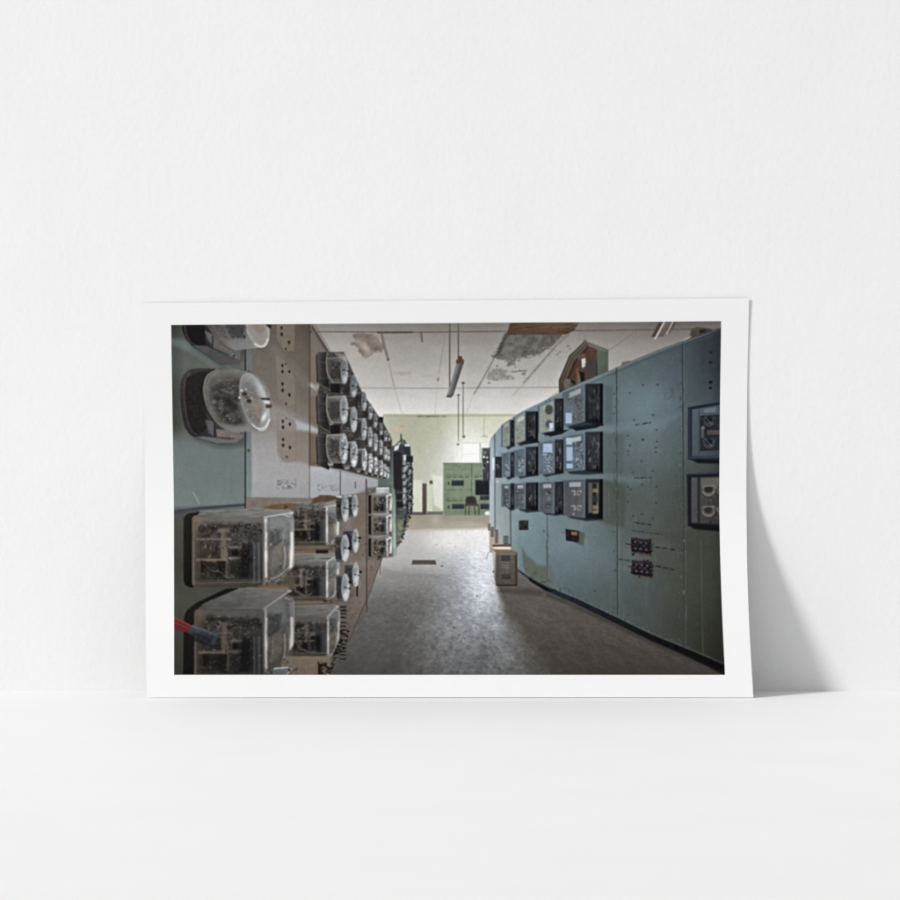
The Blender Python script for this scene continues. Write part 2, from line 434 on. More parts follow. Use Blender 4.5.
# ------------------------------------------------------------------ left cabinets
def left_panels():
    # green panel at far left
    def green(x, y):
        g = np.interp(y, [320, 345, 365, 395, 425, 438, 450, 505, 512, 565, 597, 676], [70, 92, 98, 84, 86, 106, 116, 119, 82, 66, 74, 54])
        g = g - 20 * np.clip(1 - (x - 171) / 14, 0, 1) * np.interp(y, [330, 430, 445], [1, 1, 0])
        g = g + 3 * fbm(x / 9, y / 14, 61) + 2 * fbm(x / 2, y / 6, 66)
        o = np.interp(y, [320, 340, 430, 442, 505, 515], [.9, .5, .8, 0, 0, 1])
        return np.stack([g - 8 + 8 * o, g + 3 - 2 * o, g + 2 - 10 * o], -1)
    rect(168, 318, 246, 680, green)
    # shadow and light around the round meters
    poly([(171, 345), (190, 352), (215, 368), (243, 369), (243, 362), (221, 360), (190, 340), (171, 338)], (112, 130, 130), .5, 5)
    poly([(173, 440), (246, 446), (246, 452), (173, 446)], (104, 120, 118), .3, 4)
    line([(193, 492), (199.5, 504)], .7, (170, 186, 180), .7)
    line([(226, 366), (240, 372)], .8, (150, 160, 150), .4)
    poly([(173, 510.5), (200, 506.6), (246, 503.4), (246, 506), (200, 510), (173, 514)], (70, 72, 84), .95, 1)
    # taupe panel
    def taupe(x, y):
        g = np.interp(y, [320, 345, 375, 400, 430, 450, 480, 505, 520], [94, 104, 111, 119, 140, 156, 163, 148, 114])
        g = g + 3 * np.clip(1 - abs(x - 262) / 25, 0, 1) * np.interp(y, [330, 400, 480], [1, .6, .6])
        g = g - 8 * np.clip((x - 285) / 25, 0, 1) * np.interp(y, [430, 470], [1, 0])
        g = g + 4 * fbm(x / 8, y / 12, 71) + 3 * fbm(x / 2, y / 4, 75)
        wv = np.interp(y, [320, 420, 450, 500], [1, .8, .25, 0.1])
        g = g - 6 * wv; return np.stack([g + 8 * wv, g - 1 * wv, g - 11 * wv + 4 * (1 - wv)], -1)
    poly([(246, 318), (309.6, 318), (309.6, 512), (246, 512)], taupe)
    rect(246, 318, 252, 508, [(98, 104, 100), (122, 138, 142)], 1, .8, n=4)
    rect(251.4, 420, 253, 505, (150, 156, 160), .5, 1)
    line([(245.4, 320), (245.4, 508)], 1.2, (44, 46, 40), .95, .8)
    for y in (372, 450.5, 502.5): ell(248.6, y, 1.4, 1.9, (86, 80, 62), .9)
    # panel right of seam and top edge
    def tp2(x, y):
        g = np.interp(y, [320, 345, 395, 430, 468, 480, 500], [100, 112, 116, 122, 148, 166, 164]) + 3 * fbm(x / 5, y / 9, 81)
        wv = np.interp(y, [320, 440, 470], [.9, 1, 0])
        return np.stack([g + 6 * wv, g - 3 * wv, g - 12 * wv + 6 * (1 - wv)], -1)
    poly([(309.6, 323), (314, 328), (329, 352), (392, 445), (392, 500), (309.6, 500)], tp2, 1, .7)
    poly([(309.6, 318), (312, 323), (331, 354), (327, 354), (313, 332), (309.6, 326)], (104, 95, 88), 1, .7)
    line([(312, 327), (329, 353)], .7, (70, 62, 58), .9)
    line([(314.5, 324), (330.5, 351)], .6, (92, 84, 78), .8)
    ell(311, 332, .8, 1.2, (80, 70, 60), .8)
    line([(295, 324), (295.4, 412)], .6, (104, 94, 84), .7)
    # streaks of daylight between the shadows of the meters
    poly([(270, 340), (282, 352), (309, 378), (330, 393), (309, 390), (290, 374), (268, 350)], (136, 132, 128), .25, 9)
    poly([(309, 382), (318, 385), (326, 392), (331, 394), (316, 390), (309, 386)], (190, 198, 208), .7, 2.5)
    poly([(266, 402), (285, 410), (309, 424), (329, 434), (312, 432), (292, 426), (300, 432), (268, 420)], (168, 170, 178), .35, 8)
    poly([(295, 420), (309, 425), (328, 434), (311, 432.5), (296, 429)], (186, 192, 204), .6, 3.5)
    # shadows
    poly([(278, 431), (309, 431), (318, 434), (318, 466), (300, 462), (282, 461), (278, 450)], (128, 112, 98), .6, 4)
    poly([(309, 355), (318, 355), (318, 392), (309, 380)], (124, 106, 90), .6, 3)
    poly([(309, 396), (318, 396), (318, 428), (309, 422)], (116, 98, 82), .65, 3)
    poly([(309, 434), (318, 434), (320, 468), (309, 468)], (112, 92, 72), .7, 3)
    line([(309.8, 322), (309.8, 500)], 1, (70, 62, 56), .9, .8)
    # terminal plates
    for p in ([(276, 318), (293, 318), (295, 324), (294, 352), (284, 350), (277, 340)],
              [(275.5, 356), (279, 355), (294, 376), (295.6, 380), (295.4, 405), (286, 407), (277, 398)],
              [(277, 414), (279, 412), (294, 421), (296, 424), (296, 460), (287, 463), (278, 455)]):
        poly(p, (142, 128, 114), .4, 1.4, n=5, seed=4)
        line(p + [p[0]], .6, (104, 92, 82), .28, n=.8)
    for x, y, q in ((281.5, 328, 1.2), (281.6, 334.4, 1.3), (289, 342.6, 1.3), (285.6, 349, .8), (285.6, 364, .7), (282.3, 365.6, 1.2), (282.4, 371.6, 1.2), (289.2, 371.8, 1.1),
                    (282.4, 384, 1.2), (282.6, 390.4, 1.3), (289.3, 395, 1.3), (286, 404, .9), (286.4, 418.6, .6), (282.8, 421.4, 1.2), (283, 427.2, 1.3), (289.8, 424.2, 1.2),
                    (283, 439.6, 1.2), (283.1, 445.4, 1.3), (289.9, 447.6, 1.3), (286.6, 457, .8)):
        ell(x, y, q, q * 1.45, (50, 42, 38), .95)
        ell(x - q, y + 1, .5, 1, (170, 160, 148), .4)
    # maker's plate, worn
    rect(276.8, 479.6, 296.4, 489.4, (150, 150, 154), .9)
    with clip([(277, 480), (296, 480), (296, 489), (277, 489)]):
        for i in range(130):
            x = rnd.uniform(276, 297); y = rnd.uniform(479, 490)
            rect(x, y, x + rnd.uniform(.5, 1.8), y + rnd.uniform(.4, 1), rnd.choice([70, 84, 96, 196, 212, 130]), rnd.uniform(.5, .9))
    # pale lower panel strip
    poly([(309.8, 466), (322, 467), (345, 473), (382, 482), (382, 500), (309.8, 497)], [(176, 178, 186), (168, 170, 176), (162, 164, 172), (150, 150, 152)], .9, 2, n=5, ns=5)
    poly([(309, 463), (326, 465), (345, 471), (372, 478), (392, 482), (392, 479), (350, 468), (322, 462)], (98, 84, 72), .75, 2)
    line([(345, 474), (372, 480)], .8, (140, 158, 150), .6)
    for i in range(60):
        x = rnd.uniform(317, 338); y = rnd.uniform(484, 490)
        if 326 < x < 329: continue
        rect(x, y, x + .7, y + rnd.uniform(.6, 1.8), (110, 112, 120), rnd.uniform(.3, .7))
    for a, b in (((340.4, 471), (340.4, 497)), ((366, 479), (366, 500)), ((355.4, 482), (355.4, 488))):
        line([a, b], .9, (74, 70, 70), .85)
    # cabinet lower right face (brown)
    p = [(246, 497), (309, 498), (352, 494), (382, 490), (383.5, 556), (352, 634), (326, 680), (180, 680), (246, 600)]
    def br(x, y):
        g = np.interp(y, [490, 520, 560, 600, 640, 676], [124, 116, 112, 102, 86, 76]) + np.interp(x, [330, 360, 375], [-6, 4, 0])
        g = g + 8 * fbm(x / 4, y / 8, 97) + 5 * fbm(x / 1.5, y / 3, 99)
        return np.stack([g + 8, g - 3, g - 11], -1)
    poly(p, br, 1, .8)
    poly([(352, 496), (368, 488), (368, 560), (353, 560)], (108, 94, 82), .5, 4, n=8)
    line([(366.4, 480), (366.8, 612)], 1, (62, 52, 46), .85, .8)
    line([(380.4, 556), (380.2, 575)], .9, (84, 74, 66), .7)
    line([(383, 556), (370, 592), (352, 634), (334, 676)], 1, (78, 70, 66), .7)
    for i in range(50):
        y = rnd.uniform(530, 640); x = rnd.uniform(346, 380 - (y - 556) * .4 if y > 556 else 366)
        ell(x, y, rnd.uniform(.3, .8), rnd.uniform(.4, 1), (72, 58, 50), rnd.uniform(.3, .8))
    for i in range(16):
        x = rnd.uniform(345, 362); y = rnd.uniform(575, 640)
        line([(x, y), (x + rnd.uniform(2, 6), y - rnd.uniform(2, 5))], .6, (78, 66, 60), .4)
    rect(356.2, 586, 358, 596.5, (44, 38, 38), .9)
    # lower edge glow of wood, dark strip
    rect(312.5, 660, 323, 680, [(96, 84, 72), (120, 100, 78), (40, 30, 24)], .9, 1)
    rect(318, 661, 321, 680, (40, 26, 20), .9, 1)
    # rows of screw terminals along the bottom
    r = random.Random(5)
    for k in range(15):
        y = 606 + k * 3.6 if k < 4 else 622 + (k - 4) * 3.6
        x_ = r.uniform(-.6, .6); rect(340.2 + x_, y + r.uniform(-.3, .3), 345 + x_ + r.uniform(-1, 1), y + r.uniform(1.2, 2), (40, 36, 34), r.uniform(.7, .95), .8); ell(345.4 + x_, y + .8, 1.1, 1, (60, 52, 46), .8); ell(342 + x_, y + 2.4, 1, .6, (112, 100, 90), .5)
    for i in range(210):
        t = r.random(); x = lerp(345, 324, t) + r.uniform(-6, 4); y = lerp(636, 674, t) + r.uniform(-9, 7)
        g = r.choice([24, 30, 36, 28, 88, 110])
        ell(x, y, r.uniform(.6, 1.6), r.uniform(.5, 1.3), (g + 4, g, g - 3), .9)


def rounded(p, r):
    """polygon with its corners rounded by radius r"""
    o = []
    for i in range(len(p)):
        a, b, c = p[i - 1], p[i], p[(i + 1) % len(p)]
        la = math.hypot(a[0] - b[0], a[1] - b[1]); lc = math.hypot(c[0] - b[0], c[1] - b[1])
        ra = min(r, la * .45) / (la + 1e-6); rc = min(r, lc * .45) / (lc + 1e-6)
        s0 = (lerp(b[0], a[0], ra), lerp(b[1], a[1], ra)); s1 = (lerp(b[0], c[0], rc), lerp(b[1], c[1], rc))
        for k in range(5):
            t = k / 4
            o.append(tuple((1 - t) ** 2 * s0[d] + 2 * t * (1 - t) * b[d] + t * t * s1[d] for d in (0, 1)))
    return o


def glassbox(bx, seed, k=1., top=None, side=None, darker=1., back=None):
    """rectangular glass cover seen from its left: bx=(x0,y0,x1,y1) long side; side=front face polygon; top=top face polygon"""
    x0, y0, x1, y1 = bx; d = darker; r = random.Random(seed * 3 + 1)
    if back: poly(rounded(back, 3), [(46 * d, 43 * d, 41 * d), (34 * d, 32 * d, 31 * d), (26 * d, 24 * d, 24 * d), (18, 17, 17)], 1, .9, n=4)
    p = rounded([(x0, y0), (x1, y0), (x1, y1), (x0, y1)], 5 * k)
    poly(p, [(88 * d, 78 * d, 69 * d), (84 * d, 82 * d, 82 * d), (70 * d, 62 * d, 54 * d), (56 * d, 54 * d, 52 * d)], 1, .8, n=8)
    w, h = x1 - x0, y1 - y0
    X = lambda u: x0 + u * w
    Y = lambda v: y0 + v * h
    j = lambda a=.012: r.uniform(-a, a)
    with clip(p):
        poly([(X(.09), Y(.14)), (X(.95), Y(.1)), (X(.95), Y(.9)), (X(.09), Y(.93))], [(66 * d, 58 * d, 53 * d), (72 * d, 70 * d, 70 * d), (54 * d, 48 * d, 43 * d), (48 * d, 46 * d, 45 * d)], .85, 4, n=16, ns=4)
        glow(X(.1), Y(.15), w * .07, h * .09, (132 * d, 104 * d, 86 * d), .7)
        glow(X(.3), Y(.72), w * .14, h * .14, (26 * d, 23 * d, 21 * d), .7)
        poly([(X(.68), Y(.44)), (X(.8), Y(.38)), (X(.86), Y(.42)), (X(.86), Y(.88)), (X(.66), Y(.88))], (28 * d, 26 * d, 27 * d), .92, 4)
        works([(X(.12), Y(.1)), (X(.99), Y(.08)), (X(.99), Y(.44)), (X(.12), Y(.48))], seed + 7, int(150 * k), 36 * d, 104 * d, 4.2 * (.6 + .4 * k), .1, (1, .95, .92))
        # counter wheels along the top
        nw = int(9 * k + 4)
        for q in range(nw):
            u = .15 + .8 * q / (nw - 1) + j(.02); v = .12 + r.random() * .16
            rr = (2.2 + 1.8 * r.random()) * (.55 + .45 * k); g = r.choice([118, 92, 130, 82, 104]) * d
            ell(X(u), Y(v), rr, rr * 1.1, (38 * d, 34 * d, 34 * d), .75, 1)
            ell(X(u), Y(v), rr * .8, rr * .9, (g, g * .96, g * .93), .65, .8, ring=.8, arc=(150 + q * 20, 330 + q * 20))
            ell(X(u) - .3, Y(v) - .4, rr * .35, rr * .3, (g * 1.1, g * 1.05, g), .6, .8)
        works([(X(.14), Y(.26)), (X(.8), Y(.24)), (X(.8), Y(.5)), (X(.14), Y(.5))], seed, int(46 * k), 26 * d, 108 * d, 4 * (.6 + .4 * k), .3, (1, .95, .92))
        works([(X(.08), Y(.5)), (X(.7), Y(.5)), (X(.7), Y(.92)), (X(.08), Y(.92))], seed + 1, int(64 * k), 20 * d, 84 * d, 4.4 * (.6 + .4 * k), .15, (1, .95, .87))
        ja, jb, jc = j(.03), j(.03), j(.02)
        tan = (112 * d, 102 * d, 86 * d)
        rect(X(.38 + ja), Y(.2), X(.455 + ja), Y(.62 + jc), tan, .8, 1.1, n=14); rect(X(.35 + ja), Y(.18), X(.51 + ja), Y(.24), (112 * d, 103 * d, 90 * d), .7, 1.1)
        rect(X(.05), Y(.35 + jb), X(.56), Y(.378 + jb), (122 * d, 108 * d, 90 * d), .8, .9, n=16)
        rect(X(.06), Y(.6 + jc), X(.47), Y(.64 + jc), (124 * d, 106 * d, 86 * d), .85, .9, n=14)
        rect(X(.52), Y(.43), X(.7), Y(.465), (118 * d, 110 * d, 100 * d), .75, 1)
        rect(X(.5 + jb), Y(.46), X(.528 + jb), Y(.86), tan, .75, .9); rect(X(.5), Y(.58), X(.69), Y(.615), (112 * d, 103 * d, 90 * d), .75, .9)
        rect(X(.56), Y(.48), X(.65), Y(.57), (20, 18, 18), .9, 1.2); rect(X(.13), Y(.64), X(.2), Y(.8), (22, 18, 16), .8, 2)
        rect(X(.35), Y(.64), X(.48), Y(.84), (22, 18, 16), .75, 2); rect(X(.54), Y(.64), X(.64), Y(.82), (34 * d, 31 * d, 29 * d), .7, 2)
        poly([(X(.26), Y(.57)), (X(.36), Y(.38)), (X(.36), Y(.57))], (46 * d, 34 * d, 31 * d), .85, 1.4)
        for q in range(3):
            line(cs([(X(.16 + j(.04)), Y(.66 + j(.04))), (X(.26), Y(.76 + j(.06))), (X(.36 + j(.05)), Y(.84 + j(.05))), (X(.5), Y(.9 + j(.03))), (X(.64 + j(.05)), Y(.84 + j(.05)))]), 1, r.choice([(26, 22, 20), (30, 26, 24), (120 * d, 112 * d, 102 * d)]), .7, .9)
        line([(X(.115), Y(.15)), (X(.115), Y(.94))], .9, (66 * d, 58 * d, 52 * d), .6, 1)
        blur(x0 + 1, y0 + 1, x1 - 1, y1 - 1, .5)
        works([(X(.14), Y(.1)), (X(.9), Y(.08)), (X(.8), Y(.9)), (X(.12), Y(.9))], seed + 3, int(34 * k), 20 * d, 96 * d, 2.6 * (.6 + .4 * k), .9, (1, .96, .92))
        # reflections of the far side of the glass
        for u, g, ww in ((.82, 70, 1.2), (.87, 96, 2.2), (.905, 60, 1.4), (.94, 110, 1.8)):
            line([(X(u), Y(.4)), (X(u) + .3, Y(.93))], ww * k, (g * d, g * 1.03 * d, g * 1.1 * d), .6, 1.6)
        for q in range(int(22 * k)):
            u, v = r.uniform(.12, .95), r.uniform(.08, .9); line([(X(u), Y(v)), (X(u) + r.uniform(-3, 3) * k, Y(v) + r.uniform(-3, 3) * k)], r.uniform(.4, .8), r.choice([168, 150, 184, 132]) * d, r.uniform(.35, .8), .8)
        glow(X(.74), Y(.64), w * .09, h * .2, (18, 17, 18), .6)
        # thin pale haze of the glass, painted into the ink
        w_ = win(x0, y0, x1, y1)
        put(w_, .05 + .09 * fbm(w_[1] / 9, w_[2] / 5, seed, 3), (122 * d, 120 * d, 116 * d), (0, 0, 1, 1))
        poly([(X(0), Y(0)), (X(1), Y(0)), (X(1), Y(.13)), (X(.0), Y(.09))], (136 * d, 133 * d, 126 * d), .4, 4)
        for v, g in ((.915, 92), (.945, 120), (.975, 84)):
            line([(X(.03), Y(v)), (X(1), Y(v - .015))], 1, (g * d, g * .91 * d, g * .8 * d), .6, .9, n=.5, seed=seed)
        line([(X(0) + 1.4, Y(.07)), (X(0) + 1.4, Y(.96))], 2.4, (112 * d, 99 * d, 85 * d), .75, 1.4)
    if top:
        poly(rounded(top, 2), [(112 * d, 112 * d, 106 * d), (136 * d, 137 * d, 136 * d), (98 * d, 97 * d, 93 * d), (126 * d, 127 * d, 126 * d)], .85, 1.2, n=14, ns=3, asp=4)
        with clip(top):
            a, b, c2, e = bbox(top)
            for i in range(int(34 * k)):
                x = r.uniform(a, c2); y = r.uniform(b, e); q = r.uniform(4, 18)
                line([(x, y), (x + q, y - r.uniform(0, 1))], r.uniform(.5, 1.1), r.choice([74, 90, 146, 158, 60]) * d, r.uniform(.15, .45), 1)
        im = max(range(len(top)), key=lambda q: top[q][0])
        line([top[im - 1], top[im]], .9, (170 * d, 171 * d, 170 * d), .6, 1)
        line([lp for lp in top[:2]], .8, (160 * d, 160 * d, 156 * d), .5, 1, n=.7)
    if top:
        tl_ = [top[im], top[(im + 1) % len(top)]]
    if side:
        a, b, c2, e = bbox(side); ww, hh = c2 - a, e - b; sr = rounded(side, 4 * k)
        A = lambda u, v: (a + ww * u, b + hh * v)
        poly(sr, [(118 * d, 122 * d, 122 * d), (112 * d, 117 * d, 118 * d), (88 * d, 86 * d, 83 * d), (78 * d, 78 * d, 78 * d)], .8, 1, n=20, ns=4)
        with clip(sr):
            poly([A(.28, .1), A(.8, .08), A(.72, .36), A(.3, .42)], (142 * d, 148 * d, 149 * d), .45, 6)
            poly([A(.2, .26), A(.62, .24), A(.56, .42), A(.24, .54)], (62 * d, 63 * d, 66 * d), .65, 5, n=18); works([A(.16, .2), A(.6, .2), A(.6, .85), A(.18, .92)], seed + 9, int(26 * k), 50 * d, 130 * d, 4 * k, .2)
            poly([A(.25, .54), A(.64, .42), A(.62, .74), A(.28, .86)], (124 * d, 115 * d, 101 * d), .6, 3, n=14)
            line(cs([A(.28, .46), A(.45, .46), A(.62, .38)]), .9, (60 * d, 58 * d, 62 * d), .5, 1)
            for i in range(int(30 * k)):
                x, y = A(r.random(), r.random())
                line([(x, y), (x + r.uniform(-.6, .6), y + r.uniform(3, 16) * k)], r.uniform(.6, 1.4), (r.choice([84, 100, 140, 160, 176]) * d,) * 3, r.uniform(.1, .32), 1.4)
            line([A(.02, .05), A(.02, 1)], 1.6 * k, (60 * d, 61 * d, 65 * d), .7, 1.2)
            line(cs([A(.1, .08), A(.11, .5), A(.12, .97)]), 3.4 * k, (150 * d, 152 * d, 157 * d), .5, 2.6)
            line(cs([A(.12, .3), A(.1, .55), A(.115, .92)]), 1.6 * k, (240 * d, 230 * d, 222 * d), .95, 1.6, n=.7, seed=seed); glow(*A(.1, .12), 1.6 * k, 2.4 * k, (232 * d, 236 * d, 242 * d), .7); glow(*A(.12, .62), 1.4 * k, 6 * k, (246 * d, 236 * d, 228 * d), .7)
            line(cs([A(.1, .1), A(.1, .3)]), .9 * k, (214 * d, 218 * d, 224 * d), .8, 1.2)
            line(cs([A(.92, .12), A(.94, .45), A(.9, .8)]), 4 * k, (158 * d, 158 * d, 158 * d), .6, 3)
            line(cs([A(.93, .3), A(.94, .55), A(.9, .78)]), 2.4 * k, (246 * d, 236 * d, 226 * d), .9, 2.4)
            line(cs([A(.7, .5), A(.72, .66), A(.68, .8)]), 1.4 * k, (206 * d, 194 * d, 180 * d), .6, 1.8); glow(*A(.9, .6), 2.2 * k, 8 * k, (250 * d, 240 * d, 230 * d), .55); line(cs([A(.2, .97), A(.55, .9), A(.86, .78)]), 1.2, (196 * d, 194 * d, 190 * d), .5, 1.6); line(cs([A(.16, .05), A(.5, .02), A(.88, .06)]), 1.2, (206 * d, 208 * d, 208 * d), .6, 1.4)
        line(sr + [sr[0]], .9, (150 * d, 152 * d, 154 * d), .3, 1.4, n=.6, seed=seed)
        if top: line(tl_, 1.2, (196 * d, 198 * d, 200 * d), .75, 1.2); glow(tl_[0][0], tl_[0][1], 2 * k, 1.6 * k, (214 * d, 216 * d, 220 * d), .7)
        line(sr[10:24] if len(sr) > 24 else sr[5:12], 1, (204 * d, 205 * d, 206 * d), .4, 1.6)


def left_boxes():
    # ---- second column of covers (further away)
    for (x0, y0, x1, y1), sd, tp, sf in (
        ((290, 506, 326, 545), 301, [(282, 503), (334, 502.5), (337, 505), (324, 507), (292, 508)], [(325.6, 507), (336.6, 504), (339, 508), (338.6, 538), (332, 544), (325.4, 545)]),
        ((284, 561.5, 326, 600), 302, [(294, 554.5), (334, 553.6), (337, 556), (326.4, 562), (288, 562)], [(326, 562.4), (336.6, 558), (339, 562), (338.6, 588), (332, 598.6), (325.6, 600)]),
        ((290, 618, 327, 656), 303, [(294, 606), (334.6, 604.6), (337.4, 606.6), (327, 617.6), (292, 617.6)], [(327, 618), (337.4, 608), (340, 614), (338.6, 640), (331, 656.6), (326.6, 657)])):
        poly([(x0 - 2, y1 - 2), (x1 + 6, y1 - 2), (x1 + 8, y1 + 6), (x0, y1 + 6)], (92, 80, 68), .8, 2, n=10)
        glassbox((x0, y0, x1, y1), sd, .62, tp, sf, .98 if sd < 303 else .86)
        line([(x0, y1 + 3), (x1 + 4, y1 + 2)], 1, (128, 114, 98), .7)
    poly([(264, 507), (276, 504), (292, 503), (300, 506), (280, 511), (262, 511)], (112, 88, 62), .9, 1.5, n=16)
    works([(284, 503), (326, 502), (326, 512), (284, 512)], 55, 50, 36, 110, 2.4)
    rect(304, 549.6, 316, 553, (116, 90, 62), .9, 1); rect(316, 550, 328, 553.4, (34, 30, 30), .9, 1)
    poly([(282, 656), (330, 656), (332, 664), (316, 661), (314, 680), (280, 680)], (116, 102, 90), .85, 1.5, n=8)
    for x, y in ((330, 545), (328, 600), (284, 661)):
        works([(x - 5, y - 3), (x + 6, y - 3), (x + 6, y + 3), (x - 5, y + 3)], int(x), 14, 24, 70, 2)
    # ---- big covers at the left
    glassbox((192, 515, 263, 587), 101, 1., [(200, 511), (262, 508.6), (290, 510), (292, 513), (264, 517), (196, 517.5)],
             [(262.5, 518), (287, 512.4), (292.6, 516), (293.6, 520), (294, 566), (286, 574), (276, 581), (264, 582)], .98,
             [(183.5, 518), (187, 513.6), (193, 513), (202, 511.4), (197, 516), (194.6, 522), (194.4, 586), (192, 588), (186, 586), (183.6, 582)])
    poly([(256, 586), (280, 581), (292, 572), (296, 585), (292, 590), (256, 590)], (92, 82, 70), .7, 2, n=8)
    works([(264, 579), (286, 577), (286, 584), (264, 585)], 140, 16, 24, 60, 2.4)
    rect(258, 586, 290, 588.4, (122, 92, 64), .7, 1.2)
    glassbox((194, 609, 263, 680), 105, 1., [(238, 588.6), (287, 588.4), (290, 591), (264, 608.6), (197, 609.5), (204, 603)],
             [(262.5, 611), (289, 594.6), (293.4, 600), (294, 606), (294, 644), (286, 656), (275, 671), (264, 674)], .8,
             [(184, 616), (187, 610), (196, 603), (226, 588.6), (240, 588), (214, 600), (198, 608), (194.6, 616), (194.2, 680), (183, 680)])
    line([(206, 607.4), (260, 607.4)], .8, (92, 92, 88), .6)
    # third cover peeping in at the bottom
    poly([(274, 668), (287, 667), (291, 669), (284, 680), (270, 680)], [(104, 106, 108), (78, 78, 80)], .9, .8, n=16)
    line([(274, 668.4), (288, 667.4)], .9, (188, 190, 192), .9); line([(291, 669), (285, 678)], .9, (184, 186, 190), .8)
    works([(262, 668), (274, 667), (272, 680), (260, 680)], 77, 20, 20, 70, 2.6)
    works([(288, 668), (298, 668), (298, 676), (288, 676)], 78, 16, 20, 60, 2.6)
    # red cable end with grey sleeve
    poly([(172, 616), (176, 617), (191.4, 625), (187.6, 632.6), (172, 629)], [(128, 54, 56), (118, 46, 49), (92, 36, 38), (104, 38, 41)], 1, .7)
    for a, b, g in (((173, 619.4), (190, 627.4), 74), ((173, 623.6), (189, 630), 80), ((173, 617.6), (191, 625.8), 140), ((173, 621.6), (190, 629), 132)):
        line([a, b], .9, (g, g * .42, g * .43), .8)
    poly(rounded([(192, 624.2), (219.8, 634.4), (213.4, 646), (187.4, 633)], 2), [(78, 78, 82), (66, 72, 80), (34, 35, 40), (34, 38, 46)], 1, .9, n=16, ns=2)
    glow(203, 637, 12, 2.4, (28, 28, 33), .6, 22)
    line([(193, 626), (217, 635.4)], 1.4, (112, 112, 116), .5, 2)
    poly([(214, 636), (219.6, 634.6), (213.8, 645.4), (210, 643)], (58, 72, 86), .6, 1.6)
    poly([(190, 634), (211, 645.6), (212, 647), (194, 641)], (22, 20, 20), .6, 2)


